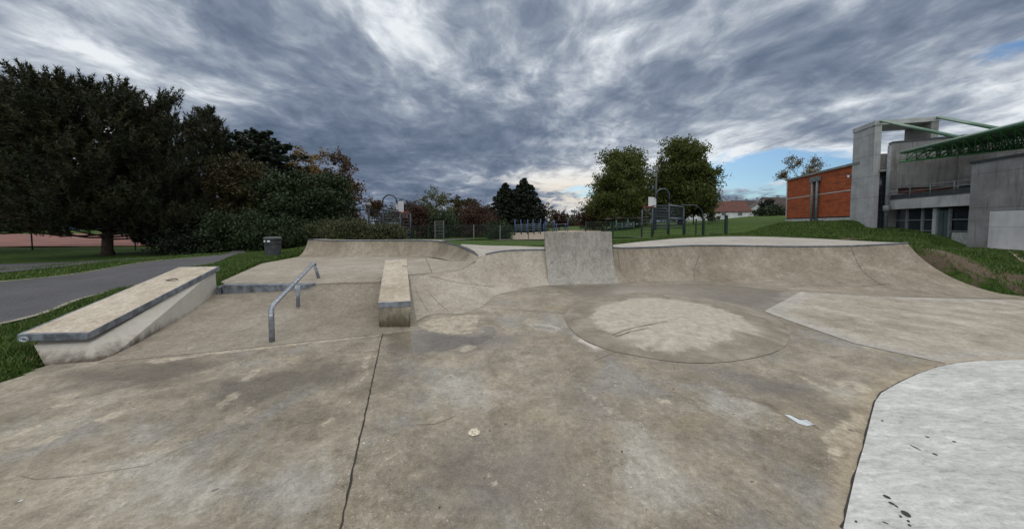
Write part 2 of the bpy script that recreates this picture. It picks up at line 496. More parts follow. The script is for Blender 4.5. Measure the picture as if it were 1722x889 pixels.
gloss_patches = [[(640, 556), (700, 547), (760, 563), (800, 562), (812, 545), (835, 548), (850, 562), (820, 578), (760, 592), (690, 598), (645, 590)], [(880, 540), (925, 545), (950, 552), (930, 560), (890, 553)], [(958, 560), (1000, 572), (1030, 585), (1000, 592), (965, 575)]]
def umax(polys): return np.max([poly_sd(P2, gpoly(p)) for p in polys], 0)
at = dict(sd_slab=poly_sd(P2, gpoly(slab_poly)), sd_white=poly_sd(P2, white_poly2), sd_dry=umax(dry_patches), sd_wet=umax(wet_patches), sd_pale=umax(pale_patches), sd_gloss=umax(gloss_patches))

def floor_mat():
    m, t = new_mat('concrete_floor'); P = t.pos()
    big = t.noise(P, .55, 5, .6, .6)[0]; med = t.noise(P, 2.3, 7, .66, .4)[0]; sm = t.noise(P, 9, 5, .65)[0]
    fine = t.noise(P, 110, 3, .7)[0]; grit = t.noise(P, 45, 4, .7)[0]
    f = t.math('ADD', t.math('MULTIPLY', big, .42), t.math('ADD', t.math('MULTIPLY', med, .40), t.math('MULTIPLY', sm, .18)))
    c = t.ramp(f, [(.36, (.102, .087, .063)), (.45, (.163, .142, .105)), (.52, (.222, .197, .150)), (.58, (.278, .252, .197)), (.66, (.350, .325, .270))])
    hue = t.noise(t.vadd(P, (4, 9, 1)), 1.1, 5, .6, .5)[0]
    c = t.mix(t.math('MULTIPLY', t.sstep(hue, .52, .68), .55), c, (.200, .205, .205))
    c = t.mix(t.math('MULTIPLY', t.sstep(hue, .46, .33), .45), c, (.215, .175, .112))
    # soft stained areas
    wob = t.math('MULTIPLY', t.math('SUBTRACT', t.noise(P, 2.6, 7, .68, .5)[0], .5), .85)
    wet = t.math('MULTIPLY', t.sstep(t.math('ADD', t.attr('sd_wet'), wob), -.12, .28), t.math('ADD', .55, t.math('MULTIPLY', med, .5), clamp=True))
    c = t.mix(wet, c, (.100, .084, .063))
    pale = t.math('MULTIPLY', t.sstep(t.math('ADD', t.attr('sd_pale'), wob), -.08, .22), .60)
    c = t.mix(pale, c, (.335, .328, .30))
    # exposed aggregate
    agg = t.math('MULTIPLY', t.sstep(grit, .56, .68), t.sstep(t.noise(P, 1.7, 3, .5)[0], .45, .62))
    c = t.mix(t.math('MULTIPLY', agg, .8), c, (.42, .40, .36))
    c = t.mix(t.math('MULTIPLY', t.sstep(fine, .5, .3), .35), c, (.06, .05, .04))
    c = t.mix(t.math('MULTIPLY', t.sstep(fine, .52, .72), .30), c, (.46, .44, .40))
    # worn or freshly cast bits with a ragged edge
    wob2 = t.math('MULTIPLY', t.math('SUBTRACT', t.noise(P, 11, 6, .75)[0], .5), .17)
    dry = t.math('MULTIPLY', t.sstep(t.math('ADD', t.attr('sd_dry'), wob2), -.012, .016), t.math('MULTIPLY', t.sstep(sm, .26, .62), .72))
    c = t.mix(dry, c, (.385, .345, .27))
    # lighter slab on the right, white dish
    sl = t.sstep(t.attr('sd_slab'), -.004, .004)
    s_n = t.noise(t.vmul(P, (1, .8, 1)), 1.6, 7, .65, .5)[0]
    s_c = t.ramp(s_n, [(.34, (.205, .181, .142)), (.5, (.282, .254, .207)), (.66, (.36, .333, .283))])
    s_c = t.mix(t.math('MULTIPLY', t.sstep(fine, .5, .3), .25), s_c, (.1, .09, .07))
    edge = t.math('MULTIPLY', t.sstep(t.math('ADD', t.attr('sd_slab'), t.math('MULTIPLY', wob, .9)), .40, .05), .45)
    s_c = t.mix(edge, s_c, (.34, .345, .335))
    c = t.mix(sl, c, s_c)
    tanr = t.math('MULTIPLY', t.sstep(t.math('ADD', t.attr('sd_white'), wob2), -.16, -.02), .6)
    c = t.mix(tanr, c, (.30, .25, .175))
    mot = t.noise(P, 26, 6, .78, .3)[0]; mo2_ = t.noise(P, 6.5, 7, .74, .6)[0]
    c = t.mix(1.0, c, t.ramp(mot, [(.30, (.60, .58, .55)), (.46, (.93, .925, .92)), (.56, (1.05, 1.05, 1.05)), (.70, (1.36, 1.37, 1.38))]), 'MULTIPLY')
    c = t.mix(.8, c, t.ramp(mo2_, [(.34, (.74, .71, .66)), (.5, (1, 1, 1)), (.66, (1.24, 1.23, 1.2))]), 'MULTIPLY')
    # small dark spots
    pit = t.noise(P, 13, 1, .5)[0]
    c = t.mix(t.math('MULTIPLY', t.sstep(pit, .735, .77), .7), c, (.05, .045, .04))
    glo = t.math('MULTIPLY', t.sstep(t.math('ADD', t.attr('sd_gloss'), t.math('MULTIPLY', wob, .35)), -.03, .12), .9)
    c = t.mix(t.math('MULTIPLY', glo, .35), c, (.14, .13, .115))
    rough = t.math('SUBTRACT', .80, t.math('MAXIMUM', t.math('MULTIPLY', wet, .5), t.math('MULTIPLY', glo, .74)))
    bst = t.math('SUBTRACT', 1.0, glo)
    h = t.math('ADD', t.math('MULTIPLY', fine, .5), t.math('ADD', t.math('MULTIPLY', grit, .6), t.math('MULTIPLY', sm, .6)))
    finish(t, c, rough, t.math('MULTIPLY', h, bst), .45, .006, spec=.5)
    return m
M['floor'] = floor_mat()
fl = mesh_np('skatepark_floor', np.c_[P2, np.zeros(len(P2))], Fq, M['floor'], attrs=at)
tag(fl, kind='structure')

# joints, cracks, droppings and the worn lines of the floor: part of the floor
jm = MB()
strip(jm, [G(*p) for p in [(646, 552), (640, 575), (622, 660), (600, 760), (585, 830), (572, 895)]] + [V3((-.55, .5, 0)), V3((.6, -3, 0))], .012, .0035, .35)
strip(jm, [G(*p) for p in white_edge] + [V3((12, 3.2, 0))], .018, .004, .22, .06, 2)
strip(jm, [G(*p) for p in [(1285, 523), (1300, 530), (1435, 577), (1590, 611)]], .014, .0035, .3, .05, 3)
jm.mi = 1
strip(jm, [G(*p) for p in [(170, 609), (352, 592), (500, 576), (637, 562)]], .010, .0035, .5, .05, 5)
for sd_i, (pts, wd) in enumerate([
    ([(35, 800), (60, 806), (130, 800), (250, 782), (300, 755), (370, 727), (425, 712), (460, 706), (490, 708), (520, 712), (545, 706)], .0032),
    ([(700, 714), (730, 713), (750, 706), (767, 698)], .005), ([(1225, 664), (1260, 670), (1300, 683)], .006),
    ([(830, 519), (900, 523), (948, 526)], .012), ([(1000, 606), (1040, 590), (1073, 597)], .006),
    ([(1130, 607), (1135, 622)], .006), ([(790, 573), (808, 587)], .008), ([(1335, 700), (1370, 716), (1378, 722)], .008),
    ([(925, 479), (1000, 478), (1067, 475.5), (1151, 473), (1194, 474), (1270, 481), (1348, 489.5)], .012),
    ([(693, 544), (724, 529), (779, 526.5), (811, 514), (833, 497), (853, 492)], .012),
]):
    strip(jm, [G(*p) for p in pts], wd * .75, .003, .35, .05, 10 + sd_i)
jm.mi = 2
c0 = G(797, 727)
rr = random.Random(3)
for k in range(70):
    a = rr.uniform(0, 6.28); q = math.sqrt(rr.random()) * .041
    r_ = rr.uniform(.006, .012); cc = c0 + V3((q * math.cos(a), q * math.sin(a), .003 + k * .00006))
    jm.add([cc + V3((r_ * math.cos(b), r_ * math.sin(b), 0)) for b in (0, 1.2, 2.4, 3.8, 5.1)], [(0, 1, 2, 3, 4)])
jm.mi = 3
jm.add([G(*p) + V3((0, 0, .003)) for p in [(1319, 697), (1328, 698), (1345, 706), (1356, 706), (1369, 714), (1357, 716), (1343, 712)]][::-1], [(0, 1, 2, 3, 4, 5, 6)])
for (px, py, s) in [(612, 745, 4), (1035, 648, 3), (1083, 722, 3), (1061, 819, 2.5), (982, 816, 3), (988, 798, 2), (588, 676, 3), (605, 805, 2), (35, 842, 5)]:
    q = G(px, py); k = s * .0011 * q.y
    jm.add([q + V3((k * math.cos(b), k * math.sin(b), .003)) for b in (0, 1.2, 2.4, 3.8, 5.1)], [(0, 1, 2, 3, 4)])
jm.mi = 0
for (px, py, s) in [(1046, 759, 4), (1024, 775, 2), (1046, 781, 2), (739, 853, 4), (656, 790, 2.4), (517, 863, 2.4), (576, 817, 2), (664, 594, 2.5), (612, 592, 2), (1273, 708, 2), (1186, 815, 2), (1087, 857, 2), (875, 604, 2), (1170, 849, 1.6), (940, 777, 1.6), (1450, 640, 2), (935, 529, 2), (702, 819, 2)]:
    q = G(px, py); k = s * .0011 * q.y
    jm.add([q + V3((k * rr.uniform(.7, 1.1) * math.cos(b), k * rr.uniform(.7, 1.1) * math.sin(b), .004)) for b in (0, 1.2, 2.4, 3.8, 5.1)], [(0, 1, 2, 3, 4)])
jo = jm.build('floor_joint', [M['gap'], M['seam'], M['flake'], M['paint']], org=V3((0, 0, 0)))
jo.parent = fl

# white cast dish at the right, its own slab a few millimetres proud
wp = [G(*p) for p in white_edge]
nW = 30
rows = []
inner = spline([V3((12.85, 3.35 + 0, 0)), V3((12.85, 0, 0)), V3((6, -2, 0)), V3((2.4, -2, 0))], 3)
edge_s = lerp_poly(wp, 90)
ctr = V3((9.5, .2, 0))
for p in edge_s + [V3((12.9, 3.0, 0)), V3((12.9, -2.2, 0)), V3((1.9, -2.2, 0)), edge_s[0]]:
    row = []
    for j in range(14):
        t = j / 13
        q = p.lerp(ctr, t); d = (q - p).length
        q.z = .006 + .10 * (1 - math.exp(-d * .5)) * 1.0
        row.append(q)
    rows.append(row)
wm = MB(); wm.grid(rows)
wm.mi = 1
for (px, py, L, wd, an) in [(1492, 825, 20, 5, .45), (1500, 836, 16, 4, .45), (1508, 841, 10, 3, .5), (1524, 854, 26, 9, .55), (1515, 858, 7, 4, .6), (1528, 866, 8, 4, .5), (1530, 873, 9, 4, .5), (1440, 864, 6, 4, .2), (1447, 879, 7, 4, .3), (1466, 884, 8, 5, .4), (1490, 868, 16, 2, .4), (1560, 728, 10, 2, .3), (1573, 757, 14, 3, .35), (1605, 737, 10, 3, .2), (1484, 699, 6, 2, .3), (1540, 745, 30, 1.5, .5), (1695, 852, 30, 4, .4), (1675, 800, 12, 3, .3)]:
    q = G(px, py, .05); ca, sa = math.cos(an), math.sin(an)
    def dz_at(p):
        b = min((p - e).length for e in edge_s); return .006 + .10 * (1 - math.exp(-b * .5)) + .004
    vs = []
    for b in range(9):
        th = 2 * math.pi * b / 9; ex, ey = L * .40 * math.cos(th), wd * .38 * math.sin(th)
        v = G(px + ex * ca - ey * sa, py + ex * sa + ey * ca, .05); v.z = dz_at(V3((v.x, v.y, 0))); vs.append(v)
    wm.add(vs[::-1], [tuple(range(9))])
wo_ = wm.build('concrete_dish', [M['white_slab'], M['marker']], org=V3((9.5, .2, 0)), smooth=True)
tag(wo_, 'pale freshly cast concrete slab with rounded corner and black splashes, at the lower right', 'concrete slab')

# ---------------------------------------------------------------- ramps
def zs(pts): return [G(px, py, z) for (px, py, z) in pts]
def skirt(mb, line, zb):
    for a, b in zip(line[:-1], line[1:]):
        mb.add([a, b, V3((b.x, b.y, zb)), V3((a.x, a.y, zb))], [(0, 1, 2, 3)])
# lower bank between ledge and box
bank_base = zs([(163, 610, .003), (352, 592, .003), (500, 576, .003), (640, 562, .003), (705, 555, .003)])
bank_top = zs([(340, 493, .28), (390, 489.5, .30), (511, 487, .34), (540, 476.3, .43), (690, 470, .44)])
b_ = MB(); Pb = loft(bank_base, bank_top, [8, 8, 8, 5, 3], 60, 16, smooth=False); b_.grid(Pb); skirt(b_, [r[0] for r in Pb], -.2)
bo = b_.build('bank_ramp', [M['bank'], M['gap']], smooth=True)
tag(bo, 'broad brownish concrete bank under the handrail, between long ledge and box', 'skate ramp')
# upper deck
df = zs([(372, 473, .44), (381, 479.5, .432), (450, 478, .436), (527, 476.5, .438), (600, 474.3, .44), (640, 473, .44), (688, 462, .44), (727, 459, .44), (774, 454, .50), (799, 438.5, .645)])
db = zs([(440, 443, .44), (505, 431, .44), (530, 431.5, .44), (560, 432, .44), (620, 432, .44), (650, 432, .44), (680, 432, .44), (715, 432, .44), (765, 440, .50), (797, 438.3, .645)])
dk = MB(); Pd = loft(df, db, 0, 70, 20, smooth=False); dk.grid(Pd)
skirt(dk, [r[0] for r in Pd], -.1); skirt(dk, Pd[0], -.2)
dk.mi = 1
for i, pts in enumerate([[(715, 432), (727, 459)], [(684, 461.7), (727, 459)]]):
    strip(dk, [G(px, py, .44) for px, py in pts], .014, .005, .4, .05, 30 + i)
do = dk.build('raised_deck', [M['deck'], M['seam']])
tag(do, 'flat raised concrete deck above the bank, before the far left quarter pipe', 'skate deck')
# far quarter pipe at the left
qb = zs([(497, 433, .44), (520, 432.3, .44), (560, 432, .44), (620, 432, .44), (680, 432, .44), (715, 432, .44), (740, 434.5, .45), (765, 440, .50), (785, 441.5, .58), (797, 440, .635)])
qt = [W(518, 403.2, 11.85), W(532, 403.2, 11.85), W(560, 404.2, 11.85), W(620, 404.4, 11.8), W(680, 404, 11.75), W(715, 404.2, 11.6), W(742, 406.3, 11.3), W(768, 412.5, 10.3), W(788, 421, 9.2), W(806, 430.5, 8.6)]
q_ = MB(); Pq = loft(qb, qt, [62] * 7 + [50, 40, 25], 80, 16); q_.grid(Pq)
q_.mi = 1
def back_off(line, d, dzv=0.0):
    out = []
    for i, p in enumerate(line):
        t = line[min(i + 1, len(line) - 1)] - line[max(i - 1, 0)]; t.z = 0; t.normalize()
        out.append(p + V3((-t.y, t.x, 0)) * d + V3((0, 0, dzv)))
    return out
topl = [r[-1] for r in Pq]
bk = back_off(topl, .42, .012)
q_.grid([[a, b] for a, b in zip(topl[:52], bk[:52])]); skirt(q_, bk[:52], -.3); q_.mi = 0; skirt(q_, Pq[0], -.2)
qo = q_.build('quarter_pipe', [M['quarter'], M['qtop']], smooth=True)
tag(qo, 'low far left quarter pipe with a straight lip behind the raised deck', 'skate ramp', 'quarter pipes round the park')
cp = MB(); cp.tube([p + V3((0, -.004, .0)) for p in topl[::3]], .022, 8); cp.build('coping', M['coping'], qo, smooth=True)

# hip and middle quarter
hb = zs([(690, 546, .004), (724, 529, .004), (779, 526.5, .004), (811, 514, .004), (833, 497, .004), (853, 491.5, .004), (885, 484, .004), (928, 479, .004)])
ht = zs([(688, 461.5, .442), (727, 458.7, .442), (774, 453.5, .502), (799, 438, .648)]) + [W(819, 427, 8.55), W(853, 421.3, 8.8), W(885, 420.2, 8.95), W(920, 419.6, 9.05)]
h_ = MB(); Ph = loft(hb, ht, [4, 10, 22, 38, 58, 66, 68, 68], 110, 22); h_.grid(Ph)
skirt(h_, Ph[0], -.1)
h_.mi = 1
def surf(Pg, u, t):
    fu, ft = u * (len(Pg) - 1), t * (len(Pg[0]) - 1); i, j = min(int(fu), len(Pg) - 2), min(int(ft), len(Pg[0]) - 2); a, b = fu - i, ft - j
    return (Pg[i][j] * (1 - a) * (1 - b) + Pg[i + 1][j] * a * (1 - b) + Pg[i][j + 1] * (1 - a) * b + Pg[i + 1][j + 1] * a * b)
def sline(mb, Pg, uv, wd, seed, lift=.005, jit=.4):
    pts = []
    for (a, b) in zip(uv[:-1], uv[1:]):
        for k in range(8):
            t = k / 8; pts.append(surf(Pg, a[0] + (b[0] - a[0]) * t, a[1] + (b[1] - a[1]) * t))
    pts.append(surf(Pg, *uv[-1])); strip(mb, pts, wd, lift, jit, .06, seed)
sline(h_, Ph, [(.12, .95), (.30, .72), (.50, .42), (.58, .30)], .009, 41)
sline(h_, Ph, [(.05, .70), (.13, .10)], .006, 42)
sline(h_, Ph, [(.12, .62), (.22, .10)], .006, 43)
sline(h_, Ph, [(.40, .55), (.60, .28)], .008, 44)
sline(h_, Ph, [(.30, .86), (.36, .70)], .008, 45)
ho = h_.build('hip_ramp', [M['hip'], M['seam']], smooth=True)
tag(ho, 'pale concrete hip twisting from the box into the middle quarter pipe', 'skate ramp', 'quarter pipes round the park')
ht_s = [r[-1] for r in Ph]
i0 = int(.56 * 109)
cp = MB(); cp.tube([p + V3((0, 0, .002)) for p in ht_s[i0::3]] + [ht_s[-1]], .022, 8); cp.build('coping', M['coping'], ho, smooth=True)
# platform between the far and the middle quarter
pf = [ht_s[int(.46 * 109)], ht_s[int(.52 * 109)], ht_s[int(.60 * 109)], ht_s[int(.7 * 109)], ht_s[int(.85 * 109)], ht_s[-1] + V3((.05, 0, 0))]
pb = [W(806, 430.3, 8.62), W(795, 420.5, 9.3), W(775, 411, 10.9), W(815, 412.6, 11.0), W(870, 413.8, 10.7), W(921, 415.6, 10.2)]
p_ = MB(); Pp = loft(pf, pb, 0, 40, 6); p_.grid([[v + V3((0, 0, .004)) for v in r] for r in Pp]); skirt(p_, [r[-1] for r in Pp], -.3)
p2_ = [W(806, 430.3, 8.62), W(788, 421, 9.2), W(768, 412.5, 10.3), W(742, 406.3, 11.3)]
po = p_.build('platform', M['qtop'])
tag(po, 'narrow pale concrete platform behind the lip of the middle quarter pipe', 'skate deck')

# tall wall extension
def wall_ext():
    m = MB()
    b0, b1 = G(925, 479.5, .004), G(1043, 476.5, .004)
    t0, t1 = W(916.5, 390.5, 9.1), W(1028.5, 389.3, 9.25)
    P = loft([b0 + V3((0, -.02, 0)), b1 + V3((0, -.02, 0))], [t0, t1], [74, 74], 24, 28, smooth=False)
    # foot narrower on the left, edge leaning in as in the photo
    m.grid(P)
    bk = V3((0, .16, 0))
    m.grid([[r[-1], r[-1] + bk] for r in P])
    m.grid([[r[-1] + bk, V3((r[-1].x, r[-1].y + .16, -.2))] for r in P])
    for row, fl_ in ((P[0], 1), (P[-1], 0)):
        for a, b in zip(row[:-1], row[1:]):
            ya = t0.y + .16
            q = [a, b, V3((b.x, ya, b.z)), V3((a.x, ya, a.z))]
            m.add(q if not fl_ else q[::-1], [(0, 1, 2, 3)])
    m.mi = 1
    o = m.build('wall_extension', [M['greywall'], M['gap']], bevel=0)
    tag(o, 'tall mottled grey concrete vert wall standing above the quarter pipes', 'vert wall')
    return P
Pf = wall_ext()

# right quarter pipe
gb = zs([(1038, 477, .004), (1067, 475.5, .004), (1110, 474, .004), (1151, 473, .004), (1194, 474, .004), (1270, 481, .004), (1348, 489.5, .004), (1457, 496.5, .004), (1540, 499.5, .004), (1620, 500, .004), (1722, 500, .004)])
gt = [W(1031, 416.3, 9.55), W(1054, 416.8, 9.6), W(1100, 415.6, 9.65), W(1151, 413.2, 9.65), W(1194, 412.6, 9.6), W(1270, 413.6, 9.45), W(1348, 414.6, 9.25), W(1420, 413.8, 8.95), W(1462, 412.3, 8.75), W(1500, 410.2, 8.6), W(1526, 408.5, 8.5)]
q2 = MB(); Pg = loft(gb, gt, [68, 68, 68, 67, 66, 66, 66, 64, 62, 60, 58], 160, 24); q2.grid(Pg)
skirt(q2, Pg[-1], -.2)
q2.mi = 2
sline(q2, Pg, [(.045, 1), (.05, .5), (.08, .15), (.09, 0)], .012, 51, .006)
sline(q2, Pg, [(.36, .80), (.34, .45), (.345, .1)], .012, 52, .006)
sline(q2, Pg, [(.72, 1), (.735, .6), (.77, .25)], .010, 53, .006)
sline(q2, Pg, [(.60, .22), (.70, .26), (.79, .36)], .010, 54, .006)
sline(q2, Pg, [(.77, .25), (.88, .10), (.97, .02)], .010, 55, .006)
q2.mi = 1
gl = [r[-1] for r in Pg]
gbk = spline([W(1031, 411.5, 10.1), W(1060, 408.3, 11.0), W(1110, 403.2, 12.2), W(1160, 399.6, 13.1), W(1230, 397.3, 13.6), W(1300, 398.2, 13.3), W(1370, 400.9, 12.4), W(1440, 404.6, 10.9), W(1490, 407, 9.4), W(1522, 408, 8.75), W(1527, 408.2, 8.6)], 160)
lip = back_off(gl, .30, .012)
q2.grid([[a + V3((0, 0, .006)), a.lerp(b, .35) + V3((0, 0, .006)), a.lerp(b, .7) + V3((0, 0, .004)), b] for a, b in zip(gl, gbk)])
skirt(q2, gbk, -.3)
g_o = q2.build('quarter_pipe', [M['quarter'], M['qtop'], M['seam']], smooth=True)
tag(g_o, 'long curving right hand quarter pipe with a domed pale platform behind its lip', 'skate ramp', 'quarter pipes round the park')
cp = MB(); cp.tube([p + V3((0, 0, .002)) for p in gl[::3]] + [gl[-1]], .024, 8); cp.build('coping', M['coping'], g_o, smooth=True)

# ---------------------------------------------------------------- low mound with a worn dry crown
mound_out = [(948, 533), (958, 518), (985, 505), (1030, 496), (1075, 492.5), (1130, 494), (1190, 502.5), (1240, 512), (1283, 524), (1310, 539), (1327, 558), (1322, 580), (1300, 593), (1250, 605), (1190, 610.5), (1122, 607), (1073, 598.5), (1030, 590), (985, 573), (958, 551)]
dry_top = [(992, 530), (1000, 519), (1032, 505), (1076, 499), (1135, 501.5), (1189, 512), (1240, 528), (1286, 552), (1243, 559), (1229, 571), (1162, 583), (1108, 585), (1092, 580), (1042, 565), (1024, 556), (1002, 544)]
mo = gpoly(mound_out)
mo_s = spline([V3((a, b, 0)) for a, b in mo + [mo[0]]], 121)[:-1]
mo2 = [(v.x, v.y) for v in mo_s]
mc = V3((sum(v.x for v in mo_s) / 120, sum(v.y for v in mo_s) / 120, 0))
mv = []; mf = []
NR = 40
def dome(t): return .004 + .105 * (1 - (1 - t) ** 2) if t < 1 else .109
mv.append(V3((mc.x, mc.y, dome(1))))
for r_ in range(1, NR + 1):
    for v in mo_s:
        q = mc.lerp(v, r_ / NR); q.z = dome(1 - r_ / NR); mv.append(q)
mf3 = []
Vn = np.array([v[:] for v in mv])
quads = []
for r_ in range(NR - 1):
    for k in range(120):
        a = 1 + r_ * 120 + k; b2 = 1 + r_ * 120 + (k + 1) % 120
        quads.append((a, a + 120, b2 + 120, b2))
for k in range(0, 120, 2):
    quads.append((0, 1 + k, 1 + k + 1, 1 + (k + 2) % 120))
def dz_mound(px, py):
    q = G(px, py, .06); return (q.x, q.y)
sd_top = poly_sd(Vn[:, :2], [(lambda q: (q.x, q.y))(G(a, b, .08)) for a, b in dry_top])
def mound_mat():
    m, t = new_mat('concrete_mound'); P = t.pos()
    med = t.noise(P, 2.6, 7, .66, .4)[0]; fine = t.noise(P, 70, 4, .7)[0]; sm = t.noise(P, 9, 5, .65)[0]
    c = t.ramp(med, [(.33, (.120, .102, .076)), (.5, (.178, .157, .121)), (.68, (.252, .231, .187))])
    w_ = t.math('MULTIPLY', t.math('SUBTRACT', t.noise(P, 3.2, 7, .66, .4)[0], .5), .75)
    k = t.math('MULTIPLY', t.sstep(t.math('ADD', t.attr('sd_top'), w_), -.06, .12), t.math('ADD', .45, t.math('MULTIPLY', sm, .8), clamp=True))
    d = t.ramp(sm, [(.3, (.285, .258, .205)), (.5, (.35, .32, .262)), (.7, (.42, .39, .33))])
    c = t.mix(k, c, d)
    c = t.mix(t.math('MULTIPLY', t.sstep(fine, .5, .3), .4), c, (.08, .07, .055))
    c = t.mix(t.math('MULTIPLY', t.sstep(fine, .55, .7), .3), c, (.5, .48, .43))
    finish(t, c, .8, t.math('ADD', fine, sm), .45, .006)
    return m
mnd = mesh_np('mound', Vn, np.array(quads), [mound_mat()], org=(mc.x, mc.y, 0), smooth=True, attrs=dict(sd_top=sd_top))
tag(mnd, 'low round concrete mound with a worn pale crown in the middle of the floor', 'skate mound')
mm = MB()
strip(mm, mo_s[70:] + mo_s[:28], .005, .005, .4, .06, 60)
for i, pts in enumerate([[(1030, 558), (1052, 552), (1080, 548), (1122, 542)], [(1034, 561), (1060, 555), (1090, 551)]]):
    q = []
    for px, py in pts:
        v = G(px, py, .09); rr_ = min(1, (V3((v.x, v.y, 0)) - mc).length / 1.8); v.z = dome(1 - rr_) ; q.append(v)
    strip(mm, q, .011, .012, .35, .06, 61 + i)
so = mm.build('joint_ring', M['seam'], mnd)

# ---------------------------------------------------------------- ledge, box, curb, rail
def edge_frame(m, ring, inner, z_out, zt):
    pass
def ledge(name, label, ft, bt, fb, bb, fascia, lip, mats, over=.0, inn=None):
    """long block: ft/bt front and back top corners (left,right), fb/bb bottom corners; steel angle round the top edge"""
    base = (fb[0] + fb[1] + bb[0] + bb[1]) / 4
    root = thing(name, base, label, 'grind ledge', 'grind ledges on the bank')
    dn = V3((0, 0, -fascia))
    top = [ft[0], ft[1], bt[1], bt[0]]
    bod = MB()
    cen_ = sum(top, V3((0, 0, 0))) / 4
    inn = inn or [p + dn * .9 + (V3((cen_.x, cen_.y, p.z)) - p).normalized() * over for p in top]
    bod.hexa([fb[0], fb[1], bb[1], bb[0]] + inn)
    bod.build('body', mats[0], root)
    tp = MB()
    ins = [p + (V3((cen_.x, cen_.y, p.z)) - p).normalized() * lip for p in top]
    tp.hexa([p + dn for p in ins] + [p + V3((0, 0, -.004)) for p in ins])
    tp.build('top_slab', mats[1], root)
    st_ = MB()
    for i in range(4):
        a, b, ai, bi = top[i], top[(i + 1) % 4], ins[i], ins[(i + 1) % 4]
        st_.hexa([a + dn, b + dn, bi + dn, ai + dn, a, b, bi, ai])
    st_.build('steel_edge', mats[2], root, bevel=.004)
    return root
# long ledge at the left
fR, fL = G(168, 608.5, .0), G(72, 617, .0)
Lft = [W(28, 562, 3.55), W(147, 559.5, 3.63)]
bR_top = W(369, 447.4, 6.05); wdt = Lft[0] - Lft[1]
Lbt = [W(302, 448.4, 6.0), bR_top]
zb = .18
Lroot = ledge('grind_ledge', 'long pale concrete ledge with a grey steel edge beside the grass at the left', Lft, Lbt,
      [V3((fL.x + .02, fL.y + .02, -.05)), V3((fR.x, fR.y, -.05))],
      [V3((Lbt[0].x + .1, Lbt[0].y - .05, zb)), V3((bR_top.x - .03, bR_top.y - .04, zb))], .085, .045, [M['ledge_dirty'], M['ledge_top'], M['steel']], .05, inn=[W(57, 580, 3.62), W(155, 575.5, 3.68), bR_top + V3((-.045, -.04, -.07)), Lbt[0] + V3((.1, -.05, -.07))])
mk = MB()
q0 = W(41, 570, 3.545)
for k in range(18):
    a0 = k / 18 * 6.28; a1 = (k + .9) / 18 * 6.28
    for rr2 in (.028, .018):
        ux = (Lft[1] - Lft[0]).normalized(); uz = V3((0, 0, 1)); nn = V3((0, -.004, 0))
        a = q0 + nn + ux * rr2 * 1.6 * math.cos(a0) + uz * rr2 * math.sin(a0); b = q0 + nn + ux * rr2 * 1.6 * math.cos(a1) + uz * rr2 * math.sin(a1)
        mk.tube([a, b], .003, 4)
mk.build('paint_scribble', M['paint'], Lroot)
mk = MB()
def on_top(px, py):
    o_, n_ = V3((0, 0, CAMZ)), (Lft[1] - Lft[0]).cross(Lbt[1] - Lft[1]); d_ = W(px, py, 1) - o_
    return o_ + d_ * ((Lft[1] - o_).dot(n_) / d_.dot(n_))
sp_ = [on_top(*p) for p in [(279, 471.5), (290, 469), (297, 468.5), (299, 470.5), (294, 472), (287, 471.8), (279, 471.5)]]
mk.tube([p + V3((0, 0, .003)) for p in sp_], .006, 5)
mk.build('marker_scribble', M['marker'], Lroot)
# short box
Bf = [W(635.3, 508.8, 4.74), W(691, 506.3, 4.76)]
Bb = [W(646.8, 436.4, 7.05), W(684.2, 434.8, 7.07)]
Broot = ledge('grind_box', 'short pale concrete box with algae stained front, right of the handrail', Bf, Bb,
      [V3((G(637.5, 548, .03).x, 4.75, -.03)), V3((G(692, 545, .03).x, 4.77, -.03))],
      [V3((Bb[0].x + .01, Bb[0].y - .02, .38)), V3((Bb[1].x - .01, Bb[1].y - .02, .38))], .082, .032, [M['block_dirt_shade'], M['ledge_top'], M['steel']], .012)
mk = MB()
for px, py in [(678.5, 447), (683, 447.6)]:
    n_ = (Bf[1] - Bf[0]).cross(Bb[1] - Bf[1]); o_ = V3((0, 0, CAMZ)); d_ = W(px, py, 1) - o_
    q = o_ + d_ * ((Bf[1] - o_).dot(n_) / d_.dot(n_))
    mk.add([q + V3((.022 * math.cos(b), .03 * math.sin(b), .004)) for b in (0, .9, 1.8, 2.7, 3.6, 4.5, 5.4)], [tuple(range(7))])
mk.build('paint_spot', M['marker'], Broot)
# curb step at the top of the bank
cu = MB()
ca_ = [G(375, 479.5, .434), G(527, 476.6, .438)]
vin = V3((-.334, .943, 0))
nr = [W(375, 491, ca_[0].y - .02), W(511, 487.5, ca_[1].y - .12)]
cu.hexa([V3((nr[0].x, nr[0].y, .2)), V3((nr[1].x, nr[1].y, .2)), ca_[1] + V3((.02, .02, -.25)), ca_[0] + vin * .16 + V3((0, 0, -.25)),
         ca_[0] + V3((0, -.03, .006)), V3((nr[1].x + .02, nr[1].y, ca_[1].z + .0)), ca_[1] + V3((.05, .03, .006)), ca_[0] + vin * .16 + V3((0, 0, .006))])
cu.obox(V3((ca_[0].x - .1, ca_[0].y - .05, .15)), (.1, 0, 0), vin * .2, (0, 0, .26))
co = cu.build('curb_step', M['steel'], bevel=.006)
tag(co, 'low grey steel faced curb step along the top of the bank behind the handrail', 'curb')
